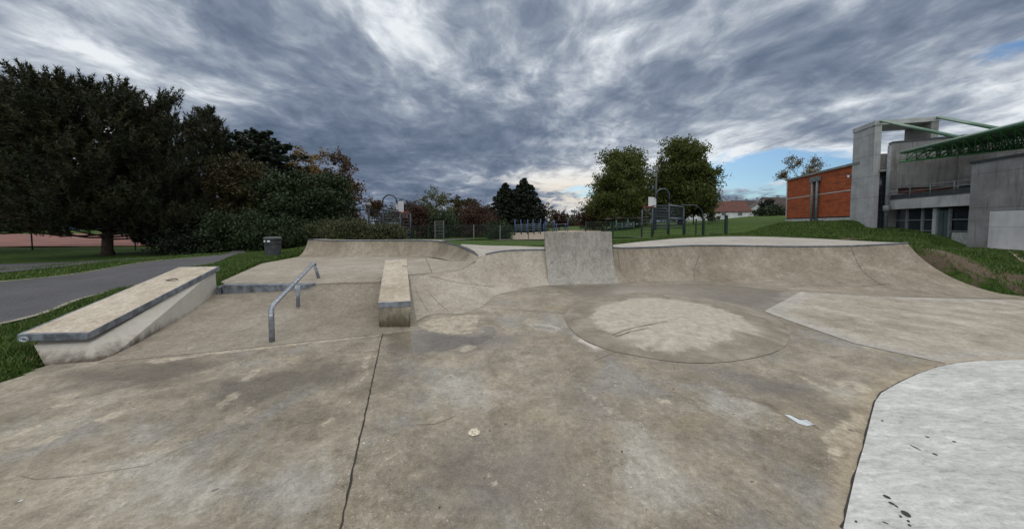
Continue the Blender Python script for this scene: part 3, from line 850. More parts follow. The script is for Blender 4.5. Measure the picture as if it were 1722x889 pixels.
# handrail
A0, A1 = G(457.3, 571, .03), None
Y0 = A0.y
rpts = [A0 + V3((0, 0, -.05)), W(456.2, 530, Y0), W(456.2, 521, Y0 + .0), W(458, 514, Y0 + .06), W(462, 509.5, Y0 + .14)]
C1 = G(537, 467, .44)
ctop = W(528.5, 443, C1.y - .12)
rail = MB(); rail.tube(rpts + [W(527, 443.2, C1.y - .16)] + [ctop, W(530, 445, C1.y - .1)], .0335, 14)
rroot = thing('grind_rail', V3((A0.x, A0.y, 0)), 'galvanised steel tube handrail with three posts running up the bank', 'grind rail')
rail.build('rail_tube', M['galv'], rroot, smooth=True)
pm = MB(); pm.tube([W(528.6, 443.5, C1.y - .1), C1 + V3((0, 0, -.05))], .031, 12); pm.build('post', M['galv'], rroot, smooth=True)
B0 = G(501, 509.5, .235); Bt = W(501, 479, B0.y)
pm = MB(); pm.tube([B0 + V3((0, 0, -.06)), Bt], .030, 12); pm.build('post', M['galv'], rroot, smooth=True)
sk = MB(); sk.obox(Bt + V3((-.03, -.034, -.06)), (.05, 0, 0), (0, -.003, 0), (0, 0, .09)); sk.build('sticker', M['paint'], rroot)
sk = MB()
q = W(456, 530, Y0 - .036); sk.obox(q + V3((-.025, 0, -.02)), (.045, 0, .01), (0, -.003, 0), (0, 0, .035)); sk.build('sticker', M['paint'], rroot)

# ---------------------------------------------------------------- terrain
TP = np.array([(-6, 3, .06), (-5.7, 3.5, .10), (-6.2, 4.4, .14), (-7.3, 4.4, .16), (-6.5, 2, .02), (-12, 7.3, .2), (-7.9, 6.1, .27), (-6.6, 6.4, .40), (-9.5, 9.5, .38), (-8, 9.0, .43), (-8.3, 11.2, .46), (-11, 13, .36), (-15, 13, .25),
    (-20, 16, .2), (-7.7, 12.3, .80), (-7.3, 12.8, .95), (-8.8, 13, .5), (-6.5, 14, .85), (-3, 13.6, .75), (0, 14, .6), (1, 11.4, .72), (-.6, 11.8, .72), (3.6, 12.2, .72), (0, 25, .35), (-8, 25, .35), (-12, 20, .4), (8, 25, .5), (-20, 30, .3), (0, 45, .4), (0, 80, .5), (-60, 60, .4),
    (4.5, 13, .85), (9.6, 14.2, 1.05), (13.2, 12, 1.12), (12.5, 10, 1.1), (11.6, 8.8, .95), (18.7, 12.5, .60), (17.4, 10.5, .20), (19.6, 13.4, .42), (20.8, 14.4, .40), (12.2, 7.2, .18), (13.0, 8.2, .52), (13.6, 9.4, .80), (15, 8, .18), (12.2, 6.2, -.02), (14, 6, -.02),
    (19.3, 15.3, .95), (21.5, 17.5, 1.12), (23, 19, 1.30), (23.8, 22, 1.93), (22, 22, 1.8), (26, 29, 1.95), (15, 22, .92), (12, 21.5, .7), (13, 25, .9), (18, 28, 1.5), (10, 40, .8), (20, 40, 1.7), (34, 40, 2.75), (30, 34, 2.3), (60, 85, 2.9), (80, 95, 3.3), (54, 80, 2.75), (41, 60, 2.5), (60, 60, 3.2), (24, 60, 1.6),
    (22, 13.5, .45), (24, 10, .25), (16, 3, -.1), (12, 0, -.1), (30, 5, .2), (-6.5, -4, -.05), (-12, 0, .05), (-15, -6, .1), (0, -10, -.1), (30, 20, 1.2), (100, 100, 5), (-100, 100, .6), (0, 200, 1.0), (200, 100, 6), (-200, 50, .5), (100, 0, .8), (-100, 0, .2)])
park = [(-5.5, -7.5), (-5.3, 2.6), (-5.15, 3.1), g2(75, 616), g2(150, 585), (-5.75, 5.4), (-6.0, 5.9), g2(372, 470, .44), g2(440, 443, .44), g2(500, 431, .44), (-7.35, 12.1), (-2.9, 12.0), (-1.2, 11.15), (0, 10.9), (1.1, 10.4), (3.2, 10.0)] + \
       [(v.x, v.y) for v in gbk[6:-4:8]] + [(10.95, 8.5), (11.2, 7.6), (11.5, 6.9), (12.0, 5.6), (12.7, 3), (13.0, -2), (13.0, -7.5)]
def terrain(P):
    P = np.asarray(P, float).reshape(-1, 2)
    out = np.empty(len(P))
    for k in range(0, len(P), 20000):
        q = P[k:k + 20000]
        d2 = ((q[:, None, :] - TP[None, :, :2]) ** 2).sum(2) + .12
        wgt = d2 ** -1.75
        out[k:k + 20000] = (wgt * TP[:, 2]).sum(1) / wgt.sum(1)
    out += .03 * np.sin(P[:, 0] * 1.7 + P[:, 1] * .6) * np.sin(P[:, 1] * 1.3 - P[:, 0] * .4)
    return out
def terr_cut(P):
    z = terrain(P); sd = poly_sd(P, park)
    k = np.clip((.08 - sd) / .30, 0, 1); k = k * k * (3 - 2 * k)
    return -.30 + (z + .30) * k
def T(x, y): return float(terrain([(x, y)])[0])
def geo(lo, hi, s0, gr):
    o = [0.0]; s = s0
    while o[-1] < hi: o.append(o[-1] + s); s *= gr
    return np.array(o)
gxp = np.concatenate([np.arange(-14, 26, .22), 26 + geo(0, 900, .5, 1.12)]); gxn = -14 - geo(0, 900, .5, 1.12)[1:]
gx = np.concatenate([gxn[::-1], gxp])
gy = np.concatenate([-8 - geo(0, 700, .8, 1.2)[1:][::-1], np.arange(-8, 24, .22), 24 + geo(0, 1500, .5, 1.12)])
gX, gY = np.meshgrid(gx, gy, indexing='ij'); gP = np.c_[gX.ravel(), gY.ravel()]
gz = terr_cut(gP)
a_ = (np.arange(len(gx) - 1)[:, None] * len(gy) + np.arange(len(gy) - 1)[None, :]).ravel()
gF = np.c_[a_, a_ + len(gy), a_ + len(gy) + 1, a_ + 1]
dirt_polys = [[(13.0, 9.2), (11.7, 8.9), (11.05, 8.4), (11.4, 7.5), (12.0, 7.5), (12.6, 8.1), (13.1, 8.5)], [(11.6, 7.0), (12.3, 7.2), (12.9, 7.7), (12.4, 7.9), (11.6, 7.5)], [(-7.6, 12.2), (-7.9, 12.9), (-8.5, 12.4), (-8.2, 11.8)], [(9, 13.4), (12, 12.2), (13.4, 11.2), (12.7, 11.0), (11.5, 11.9)], [(-6.2, 3.7), (-5.75, 3.9), (-6.1, 5.2), (-6.7, 5.0)]]
sd_dirt = np.max([poly_sd(gP, p) for p in dirt_polys], 0)
def grass_mat(name='grass_turf'):
    m, t = new_mat(name); P = t.pos()
    a = t.noise(P, .5, 5, .6)[0]; b2 = t.noise(P, 4, 6, .7)[0]; c3 = t.noise(t.vmul(P, (1, 1, .3)), 38, 4, .75)[0]
    c = t.ramp(b2, [(.3, (.026, .052, .010)), (.5, (.042, .084, .015)), (.7, (.068, .112, .024))])
    c = t.mix(t.math('MULTIPLY', t.sstep(t.noise(P, 1.4, 6, .7, .5)[0], .52, .66), .6), c, (.105, .10, .038))
    c = t.mix(t.math('MULTIPLY', t.sstep(c3, .5, .3), .75), c, (.010, .018, .005))
    c = t.mix(t.math('MULTIPLY', t.sstep(c3, .55, .75), .35), c, (.085, .13, .03))
    w_ = t.math('MULTIPLY', t.math('SUBTRACT', t.noise(P, 2.5, 6, .7)[0], .5), 1.0)
    d = t.sstep(t.math('ADD', t.attr('sd_dirt'), w_), -.05, .12)
    c = t.mix(d, c, t.mix(b2, (.09, .066, .045), (.17, .135, .10)))
    finish(t, c, .9, t.math('ADD', c3, b2), .9, .05, spec=.1)
    return m
M['grass'] = grass_mat()
gr_o = mesh_np('ground', np.c_[gP, gz], gF, M['grass'], smooth=True, attrs=dict(sd_dirt=sd_dirt)); tag(gr_o, kind='structure')

def drape(name, left, right, mat, n=60, m=8, lift=.02, sm=True):
    L, Rr = (spline if sm else lerp_poly)(left, n), (spline if sm else lerp_poly)(right, n); rows = []
    pts = [[l.lerp(r, j / (m - 1)) for j in range(m)] for l, r in zip(L, Rr)]
    flat = [(p.x, p.y) for row in pts for p in row]; z = terr_cut(flat)
    k = 0
    for row in pts:
        for p in row: p.z = z[k] + lift; k += 1
    mb = MB(); mb.grid(pts); o = mb.build(name, mat, smooth=True, org=V3((0, 0, 0))); return tag(o, kind='structure')
def v2(pts): return [V3((a, b, 0)) for a, b in pts]
def asphalt_mat():
    m, t = new_mat('asphalt'); P = t.pos()
    n = t.noise(P, 1.2, 5, .6)[0]; f = t.noise(P, 55, 3, .8)[0]
    c = t.ramp(n, [(.3, (.042, .042, .048)), (.7, (.068, .068, .076))])
    c = t.mix(t.math('MULTIPLY', t.sstep(t.noise(P, 18, 5, .75)[0], .5, .68), .5), c, (.105, .105, .112))
    c = t.mix(t.math('MULTIPLY', t.sstep(f, .5, .75), .5), c, (.17, .17, .17))
    finish(t, c, .85, f, .4, .01); return m
M['asphalt'] = asphalt_mat()
M['kerb'] = simple('kerb_stone', (.22, .21, .17), .9, var=.3, scale=3)
near_e = [(-7.05, 2.0), (-7.2, 3.4), (-7.35, 4.44), (-7.67, 5.2), (-7.97, 6.07), (-8.7, 8), (-9.6, 9.9), (-10.4, 11.6), (-11.6, 13.4), (-13.5, 15.4)]
far_e = [(-12.9, 3.0), (-12.6, 5), (-12.2, 7.3), (-12.0, 8.4), (-11.6, 9.6), (-11.3, 10.9), (-11.7, 12.3), (-12.4, 13.6), (-13.4, 14.8), (-15, 16.4)]
drape('asphalt_path', v2(near_e), v2(far_e), M['asphalt'], 90, 14, .025)
def off2(pts, d):
    o = []
    for i, p in enumerate(pts):
        a = V3(pts[min(i + 1, len(pts) - 1)] + (0,)) - V3(pts[max(i - 1, 0)] + (0,)); a.normalize(); o.append((p[0] - a.y * d, p[1] + a.x * d))
    return o
k1 = drape('path_edging', v2(near_e[:-3]), v2(off2(near_e, -.09)[:-3]), M['kerb'], 90, 2, .035)
k2 = drape('path_edging', v2(far_e[:-3]), v2(off2(far_e, .10)[:-3]), M['kerb'], 90, 2, .035)
# second strip of path and the clay courts beyond
drape('side_path', v2([(-14.2, 6.5), (-14.0, 9), (-13.4, 11.0), (-13.0, 12.4)]), v2([(-17.5, 6.5), (-16.5, 10), (-15.0, 12.5), (-13.6, 13.6)]), M['asphalt'], 40, 8, .03)
M['clay'] = simple('red_clay', (.15, .066, .052), .95, var=.3, scale=.8)
drape('clay_court', v2([(-40, 14), (-28, 17.5), (-14, 22.5)]), v2([(-70, 34), (-45, 40), (-17, 46)]), M['clay'], 30, 14, .06)
M['sand'] = simple('play_sand', (.27, .225, .17), .95, var=.15, scale=2)
drape('playground_surface', v2([(.1, 24.6), (3, 25.4), (7.5, 27)]), v2([(-.5, 44), (5, 44), (13, 44)]), M['sand'], 20, 14, .05)
M['court'] = simple('court_tarmac', (.11, .10, .095), .9, var=.15, scale=2)
drape('ball_court', v2([(-9, 19.5), (0, 19.5), (8.8, 20)]), v2([(-9.5, 25), (0, 25), (9.6, 25)]), M['court'], 40, 10, .06)
M['pave'] = simple('paving', (.27, .225, .175), .9, var=.2, scale=2)
drape('paving', v2([(17.9, 8.0), (17.7, 10.2), (19.3, 12.3), (20.4, 13.8)]), v2([(28, 8), (28, 10), (27, 13), (24, 15)]), M['pave'], 30, 10, .03)

# grass blades where the turf is close
def blades(name, regions, seed=5):
    rng = np.random.default_rng(seed); Vs = []; tints = []
    for poly, n, h in regions:
        poly = np.array(poly); lo, hi = poly.min(0), poly.max(0)
        p = rng.uniform(lo, hi, (int(n * 2.2), 2)); p = p[poly_sd(p, poly) > 0][:n]
        p = p[poly_sd(p, park) < .0]
        dd = np.max([poly_sd(p, q) for q in dirt_polys], 0)
        p = p[(dd + rng.normal(0, .18, len(p))) < .02]
        dn = np.minimum.reduce([np.abs(poly_sd(p, near_e + far_e[::-1]))]); ins = poly_sd(p, near_e + far_e[::-1]) > -.05
        p = p[~ins]
        z = terr_cut(p); k = len(p)
        hh = h * rng.uniform(.5, 1.3, k) * (0.6 + .8 * (np.sin(p[:, 0] * 5) * np.sin(p[:, 1] * 4 + p[:, 0]) * .5 + .5)); an = rng.uniform(0, 6.28, k); wd = rng.uniform(.003, .006, k) * (1 + p[:, 1] / 9)
        ln = rng.normal(0, .45, (k, 2)) * hh[:, None]
        b0 = np.c_[p[:, 0] + np.cos(an) * wd, p[:, 1] + np.sin(an) * wd, z - .01]
        b1 = np.c_[p[:, 0] - np.cos(an) * wd, p[:, 1] - np.sin(an) * wd, z - .01]
        tip = np.c_[p + ln, z + hh]
        Vs.append(np.stack([b0, b1, tip], 1).reshape(-1, 3)); tints.append(np.repeat(rng.random(k), 3))
    V = np.concatenate(Vs); Fa = np.arange(len(V)).reshape(-1, 3)
    m, t = new_mat('grass_blade')
    c = t.ramp(t.attr('tint'), [(0, (.022, .052, .008)), (.5, (.048, .098, .016)), (.82, (.085, .14, .028)), (1, (.19, .18, .08))])
    finish(t, c, .6, spec=.2)
    o = mesh_np(name, V, Fa, m, attrs=dict(tint=np.concatenate(tints)))
    return tag(o, kind='stuff')
blades('grass', [
    ([(-7.4, 2), (-5.2, 2), (-4.6, 3.6), (-5.8, 6.3), (-8.2, 6.3)], 42000, .07),
    ([(-8.3, 6), (-5.9, 6), (-7.4, 12.2), (-7.2, 13.2), (-11, 13.2), (-10, 10.5)], 46000, .06),
    ([(-14.5, 3), (-12, 3), (-11, 11), (-12, 13), (-15, 14)], 22000, .07),
    ([(10.8, 8.8), (11.3, 6.8), (12.2, 5.2), (17.8, 8.5), (20, 13), (14, 14), (10, 14.2)], 110000, .075),
    ([(14, 13.5), (20, 13), (25, 20), (21, 24), (14, 22), (10, 15)], 60000, .09),
    ([(-1.5, 10.9), (3.3, 10.2), (5, 11.5), (9.5, 14), (9, 17), (-1, 13)], 30000, .07),
])

# ---------------------------------------------------------------- plants
def leaf_mat(name, stops, trans=.25, rough=.55):
    m, t = new_mat(name)
    P = t.pos()
    k = t.math('ADD', t.math('MULTIPLY', t.attr('tint'), .65), t.math('MULTIPLY', t.noise(P, .9, 3, .6)[0], .45))
    c = t.ramp(k, stops)
    d = t.n('ShaderNodeBsdfPrincipled'); t.link(c, d.inputs['Base Color']); d.inputs['Roughness'].default_value = rough; d.inputs['Specular IOR Level'].default_value = .25
    tr = t.n('ShaderNodeBsdfTranslucent'); t.link(c, tr.inputs[0])
    mx = t.n('ShaderNodeMixShader'); mx.inputs[0].default_value = trans
    t.link(d.outputs[0], mx.inputs[1]); t.link(tr.outputs[0], mx.inputs[2])
    o = t.n('ShaderNodeOutputMaterial'); t.link(mx.outputs[0], o.inputs[0])
    return m
M['bark'] = simple('bark', (.045, .036, .028), .95, var=.4, scale=8, bstr=.6, spec=.1)
M['bark_light'] = simple('bark_grey', (.085, .075, .065), .95, var=.4, scale=8, bstr=.5, spec=.1)
LM = dict(
    pine=leaf_mat('needle_pine', [(.2, (.010, .012, .006)), (.55, (.023, .028, .011)), (.9, (.052, .048, .018))], .05),
    cedar=leaf_mat('needle_cedar', [(.2, (.008, .014, .008)), (.6, (.018, .030, .017)), (.9, (.030, .045, .025))], .05),
    dark=leaf_mat('leaf_dark_green', [(.2, (.009, .017, .006)), (.6, (.022, .040, .013)), (.9, (.044, .066, .024))], .1),
    spruce=leaf_mat('needle_dark', [(.2, (.006, .009, .005)), (.6, (.012, .019, .009)), (.9, (.022, .032, .015))], .05),
    brown=leaf_mat('leaf_brown_green', [(.2, (.020, .020, .008)), (.55, (.045, .042, .015)), (.9, (.085, .062, .022))], .15),
    yellow=leaf_mat('leaf_yellow', [(.2, (.10, .075, .022)), (.55, (.20, .135, .045)), (.9, (.30, .20, .075))], .3),
    rust=leaf_mat('leaf_rust', [(.2, (.030, .020, .009)), (.55, (.075, .040, .016)), (.9, (.125, .070, .025))], .25),
    red=leaf_mat('leaf_dull_red', [(.2, (.022, .014, .010)), (.55, (.048, .024, .016)), (.9, (.080, .040, .022))], .2),
    lime=leaf_mat('leaf_pale_green', [(.2, (.040, .048, .018)), (.55, (.085, .095, .035)), (.9, (.15, .145, .06))], .25),
    plane=leaf_mat('leaf_plane', [(.2, (.022, .036, .009)), (.55, (.066, .088, .019)), (.9, (.150, .155, .038))], .42),
    willow=leaf_mat('leaf_shrub', [(.2, (.022, .030, .012)), (.55, (.052, .060, .024)), (.9, (.100, .098, .045))], .2),
    straw=leaf_mat('leaf_straw', [(.2, (.10, .08, .05)), (.55, (.18, .15, .10)), (.9, (.28, .24, .17))], .2),
)
def quads_at(C, size, rng, flat=0.0, asp=.62):
    n = len(C)
    u = rng.normal(size=(n, 3)); u[:, 2] *= (1 - flat); u /= np.linalg.norm(u, axis=1)[:, None]
    r = rng.normal(size=(n, 3)); v = np.cross(u, r); v /= np.linalg.norm(v, axis=1)[:, None] + 1e-9
    s = size * rng.uniform(.6, 1.35, n)
    u *= (s * .5)[:, None]; v *= (s * .5 * asp)[:, None]
    V = np.stack([C - u, C + v, C + u, C - v], 1).reshape(-1, 3)
    return V
def crown_obj(root, V, mat, k, rng, tint_scale=1.0, name='crown', tint=None):
    Fa = np.arange(len(V)).reshape(-1, k)
    tt = np.repeat(rng.random(len(Fa)) if tint is None else tint, k)
    return mesh_np(name, V, Fa, mat, root, attrs=dict(tint=tt))
def prof_r(prof, h):
    xs_, ys_ = zip(*prof); return np.interp(h, xs_, ys_)
def broadleaf(name, label, cat, base, H, Rm, prof, leaf, n_leaf, size, seed, clumps=60, sub=5, spread=.16, trunk=.025, bark='bark', group=None, low=.12, hollow=.40, wood=1.0, stems=1, side=1.0):
    rng = np.random.default_rng(seed); rr = random.Random(seed)
    base = V3(base); root = thing(name, base, label, cat, group)
    ph = rng.uniform(0, 6.28, 4); am = rng.uniform(.06, .2, 4)
    def env(h, a): return Rm * prof_r(prof, h) * (1 + am[0] * math.sin(2 * a + ph[0]) + am[1] * math.sin(3 * a + ph[1]) + am[2] * math.sin(5 * a + 7 * h + ph[2]))
    tb = MB()
    fork = max(low + .08, .30); tr = H * trunk
    for s_ in range(stems):
        o_ = V3((rr.uniform(-.3, .3) * (stems > 1), rr.uniform(-.3, .3) * (stems > 1), 0))
        lean = V3((rr.uniform(-.03, .03), rr.uniform(-.03, .03), 0)) * H
        tb.tube([base + o_ + V3((0, 0, -.1)), base + o_ + V3((0, 0, H * .03)), base + o_ + lean * .3 + V3((0, 0, H * .2)), base + lean + V3((0, 0, H * .5)), base + lean * 1.2 + V3((0, 0, H * .88))], [tr * 1.5, tr * 1.1, tr * .9, tr * .55, tr * .12], 8)
    centers = []; wts = []
    tries = 0
    hs = np.array([p[0] for p in prof])
    while len(centers) < clumps and tries < 5000:
        tries += 1
        h = rr.uniform(low, .97)
        if rr.random() > (prof_r(prof, h) + .12): continue
        a = rr.uniform(0, 6.283); q = hollow + (1 - hollow) * rr.random() ** .6
        r_ = env(h, a) * q * .88
        c = base + V3((math.cos(a) * r_, math.sin(a) * r_ * side, h * H)); centers.append((c, h, a, r_))
    allsub = []
    for (c, h, a, r_) in centers:
        h0 = max(low * .8, min(h - .04, h - .9 * r_ / H * rr.uniform(.5, 1.0)))
        h0 = max(.06, h0)
        s0 = base + V3((0, 0, h0 * H)); mid = s0.lerp(c, .5) + V3((rr.uniform(-.1, .1), rr.uniform(-.1, .1), .05)) * r_
        br = tr * .33 * wood * (1 - h * .6)
        tb.tube([s0, mid, c], [br, br * .65, br * .25], 5, cap=False)
        for k in range(sub):
            d = V3((rr.gauss(0, 1), rr.gauss(0, 1), rr.gauss(0.15, .8))) * (spread * Rm)
            e = c + d; allsub.append(e)
            tb.tube([c.lerp(s0, .12), c + d * .5 + V3((0, 0, .04)), e], [br * .3, br * .2, br * .08], 4, cap=False)
    tb.build('trunk', M[bark], root, smooth=True)
    S = np.array([e[:] for e in allsub]); idx = rng.integers(0, len(S), n_leaf)
    sg = rng.uniform(.5, 1.3, len(S)) * spread * Rm * .62
    C = S[idx] + rng.normal(size=(n_leaf, 3)) * sg[idx][:, None] * np.array([1, 1, .75])
    C = C[C[:, 2] > base.z + .05]
    ct = np.random.default_rng(seed + 1).random(len(S)); tint = np.clip(ct[idx[:len(C)]] * .55 + rng.random(len(C)) * .45, 0, 1)
    V = quads_at(C, size, rng)
    crown_obj(root, V, LM[leaf], 4, rng, tint=tint)
    return root
def pine(name, label, base, H, Rm, prof, seed, nbr=90, low=.08, leaf='pine', needle=.17, per=24, group=None, trunk=.025, droop=0.10, wid=.016, dens=1.0):
    rng = np.random.default_rng(seed); rr = random.Random(seed)
    base = V3(base); root = thing(name, base, label, 'tree', group)
    tb = MB(); tr = H * trunk
    tb.tube([base + V3((0, 0, -.1)), base + V3((0, 0, H * .04)), base + V3((.1, .05, H * .35)), base + V3((0, 0, H * .7)), base + V3((0, 0, H * .97))], [tr * 1.45, tr, tr * .8, tr * .5, tr * .1], 9)
    tufts = []
    for i in range(nbr):
        h = low + (.985 - low) * (i + rr.random()) / nbr
        a = i * 2.39996 + rr.uniform(-.4, .4)
        L = Rm * prof_r(prof, h) * rr.uniform(.72, 1.12)
        s0 = base + V3((0, 0, h * H)); d = V3((math.cos(a), math.sin(a), 0)); up = rr.uniform(-.02, .25)
        pts = [s0 + d * L * t + V3((0, 0, L * (up * t - droop * t + .30 * t * t * t))) for t in (0, .25, .5, .75, 1)]
        br = max(.012, tr * .28 * (1 - h * .7)); tb.tube(pts, [br, br * .8, br * .6, br * .4, br * .15], 5, cap=False)
        side = V3((-d.y, d.x, 0)); ns = max(3, int(7 * dens * L / Rm + 3))
        for k in range(ns):
            t = .30 + .70 * (k + rr.random()) / ns; f = t * 4; j = min(int(f), 3); p = pts[j].lerp(pts[j + 1], f - j)
            sgn = rr.choice((-1, 1)); sl = L * rr.uniform(.14, .36) * (1.15 - t * .5)
            e = p + (side * sgn * rr.uniform(.4, 1) + d * rr.uniform(.3, .9) + V3((0, 0, rr.uniform(.1, .6)))).normalized() * sl
            tb.tube([p, p.lerp(e, .5) + V3((0, 0, -.02)), e], [br * .35, br * .25, br * .12], 4, cap=False)
            for q in (.45, .75, 1.0):
                if rr.random() < .93: tufts.append((p.lerp(e, q), (e - p).normalized() * .45 + V3((rr.gauss(0, .15), rr.gauss(0, .15), .9))))
        tufts.append((pts[-1], d * .5 + V3((0, 0, .9))))
    tufts.append((base + V3((0, 0, H * .98)), V3((0, 0, 1))))
    tb.build('trunk', M['bark'], root, smooth=True)
    Pn = np.array([p[:] for p, _ in tufts]); D = np.array([v.normalized()[:] for _, v in tufts]); n = len(Pn)
    Pn = np.repeat(Pn, per, 0) ; Dn = np.repeat(D, per, 0); tt = np.repeat(rng.random(n), per) * .7 + rng.random(n * per) * .3
    ax = rng.uniform(-.35, 1.0, (n * per, 1)); pos = Pn + Dn * (ax * needle * 2.1 * np.repeat(rng.uniform(.55, 1.25, (n, 1)), per, 0))
    dr = Dn * (.55 + .5 * (ax > .7)) + rng.normal(size=(n * per, 3)) * .62; dr /= np.linalg.norm(dr, axis=1)[:, None]
    sd2 = np.cross(dr, rng.normal(size=(n * per, 3))); sd2 /= np.linalg.norm(sd2, axis=1)[:, None] + 1e-9
    ln = needle * .72 * rng.uniform(.7, 1.25, (n * per, 1))
    V = np.stack([pos - sd2 * wid, pos + sd2 * wid, pos + dr * ln], 1).reshape(-1, 3)
    crown_obj(root, V, LM[leaf], 3, rng, tint=tt)
    return root
def conifer(name, label, base, H, Rm, prof, seed, leaf='spruce', n=16000, size=.22, layers=26, group=None, flat=.55, low=.03, ragged=.2, tilt=-.25):
    """spruce, cypress or cedar: whorls of boughs clothed in flattened sprays"""
    rng = np.random.default_rng(seed); rr = random.Random(seed)
    base = V3(base); root = thing(name, base, label, 'tree', group); tr = H * .018
    tb = MB(); tb.tube([base + V3((0, 0, -.1)), base + V3((0, 0, H * .5)), base + V3((0, 0, H * .98))], [tr * 1.4, tr * .8, tr * .1], 7)
    C = []; per = n // (layers * 8)
    for i in range(layers):
        h = low + (.985 - low) * i / (layers - 1); k = 8 if h < .9 else 4
        for b in range(k):
            a = 6.283 * b / k + i * 1.1 + rr.uniform(-.3, .3); L = Rm * prof_r(prof, h) * rr.uniform(1 - ragged, 1 + ragged)
            d = V3((math.cos(a), math.sin(a), 0)); s0 = base + V3((0, 0, h * H)); e = s0 + d * L + V3((0, 0, L * tilt + rr.uniform(-.1, .2)))
            tb.tube([s0, e], [tr * .3, tr * .05], 4, cap=False)
            t = rng.random(per) ** .6; w_ = .30 * L * (1.1 - t) + .05
            pt = np.array(s0[:]) * (1 - t)[:, None] + np.array(e[:]) * t[:, None]
            C.append(pt + np.array([-d.y, d.x, 0]) * (rng.normal(size=per) * w_ * .55)[:, None] + np.array([0, 0, 1.0]) * (rng.normal(size=per) * .05 * Rm * .6)[:, None])
    tb.build('trunk', M['bark'], root, smooth=True)
    C = np.concatenate(C); V = quads_at(C, size, rng, flat, .45)
    crown_obj(root, V, LM[leaf], 4, rng); return root
def bare(name, label, base, H, spread, seed, leaf=None, n_leaf=0, size=.15, bark='bark_light', depth=5, up=.55, thick=.02, minr=.006, group=None):
    rng = np.random.default_rng(seed); rr = random.Random(seed); base = V3(base); root = thing(name, base, label, 'tree', group); tb = MB(); tips = []
    def grow(p, d, L, r_, k):
        m_ = p + d * L * .5 + V3((rr.gauss(0, .05), rr.gauss(0, .05), .02)) * L; e = p + d * L + V3((rr.gauss(0, .06), rr.gauss(0, .06), 0)) * L
        tb.tube([p, m_, e], [r_, r_ * .82, r_ * .6], 6 if k > 2 else 3, cap=False)
        if k <= 1: tips.append(e); tips.append(m_)
        if k == 0: return
        for _ in range(3 if k > 1 else 4):
            nd = (d * .8 + V3((rr.gauss(0, spread), rr.gauss(0, spread), rr.gauss(up * .35, .25)))).normalized()
            grow(p.lerp(e, rr.uniform(.55, 1)), nd, L * rr.uniform(.55, .82), max(minr, r_ * .58), k - 1)
    grow(base + V3((0, 0, -.1)), V3((0, 0, 1)), H * .32, H * thick, depth)
    tb.build('trunk', M[bark], root)
    if leaf:
        S = np.array([t_[:] for t_ in tips]); C = S[rng.integers(0, len(S), n_leaf)] + rng.normal(size=(n_leaf, 3)) * H * .022
        crown_obj(root, quads_at(C, size, rng), LM[leaf], 4, rng)
    return root
def on_ground(px, py):
    """where the line of sight through a photo point meets the terrain"""
    Y = 3.0
    while Y < 120:
        p = W(px, py, Y)
        if p.z <= T(p.x, p.y): return p
        Y += .05
    return p
def at_px(px, Y, py=HOR):
    x = (px - CX) / F * Y / _k(py)[0]; return V3((x, Y, T(x, Y)))
def Hof(px, Y, top): b0 = at_px(px, Y); return zat(top, Y) - b0.z
def Rof(w_, Y): return w_ / F * Y

# pines at the left
pp = [(0, .5), (.15, .85), (.35, 1), (.55, .95), (.75, .75), (.9, .45), (1, .12)]
pw = [(0, .7), (.1, .95), (.35, 1), (.6, 1.0), (.8, .88), (.92, .6), (1, .2)]
pine('pine_tree', 'huge dark pine at the left, its trunk on the grass beyond the path', at_px(178, 13.6), Hof(150, 13.6, 98) * .82, Rof(120, 13.6), pw, 11, 190, .10, needle=.20, per=44, group='pines by the path', wid=.017, dens=1.7)
pine('pine_tree', 'dark pine at the far left edge, cut by the picture border', at_px(-25, 15.0), Hof(-25, 15, 98) * .84, Rof(110, 15), pw, 12, 130, .12, needle=.21, per=38, group='pines by the path', wid=.019, dens=1.5)
pine('pine_tree', 'dark pine just right of the huge pine, standing a little lower', at_px(274, 16.5), Hof(268, 16.5, 230) * .88, Rof(50, 16.5), pp, 13, 110, .06, needle=.21, per=38, group='pines by the path', wid=.02, dens=1.7)
pine('pine_tree', 'slim pine with a spiky open top between the big pine and the cedar', at_px(356, 19), Hof(355, 19, 190), Rof(36, 19), pp, 14, 70, .05, needle=.25, per=40, group='pines by the path', wid=.022, dens=1.1)
conifer('cedar_tree', 'dark flat topped cedar with layered boughs behind the litter bin', at_px(441, 22), Hof(441, 22, 226), Rof(58, 22), [(0, .9), (.3, 1), (.6, .95), (.8, .85), (.93, .62), (1, .3)], 15, 'cedar', 26000, .30, 24, flat=.75, ragged=.38, tilt=.10)
rd = [(0, .45), (.15, .8), (.35, 1), (.6, .95), (.8, .72), (.93, .42), (1, .12)]
cone = [(0, .9), (.3, 1), (.55, .9), (.75, .64), (.9, .32), (1, .06)]
bush = [(0, .85), (.25, 1), (.6, .92), (.85, .6), (1, .2)]
broadleaf('leafy_tree', 'brownish green tree filling the gap below the cedar', 'tree', at_px(402, 17.5), Hof(402, 17.5, 272), Rof(55, 17.5), rd, 'brown', 24000, .13, 16, 80, 5, .17, low=.05)
broadleaf('leafy_tree', 'dark green bushy tree behind the bin, right of the brownish tree', 'tree', at_px(492, 18), Hof(492, 18, 300), Rof(62, 18), bush, 'dark', 30000, .14, 17, 80, 5, .17, low=.03)
broadleaf('leafy_tree', 'dark green rounded tree behind the left end of the far quarter pipe', 'tree', at_px(548, 19), Hof(548, 19, 298), Rof(50, 19), bush, 'dark', 24000, .14, 18, 70, 5, .17, low=.03)
broadleaf('autumn_tree', 'thin tree with pale yellow leaves rising between the cedar and the reddish tree', 'tree', at_px(517, 24), Hof(517, 24, 250), Rof(34, 24), rd, 'yellow', 8500, .17, 19, 40, 4, .2, low=.3, trunk=.018)
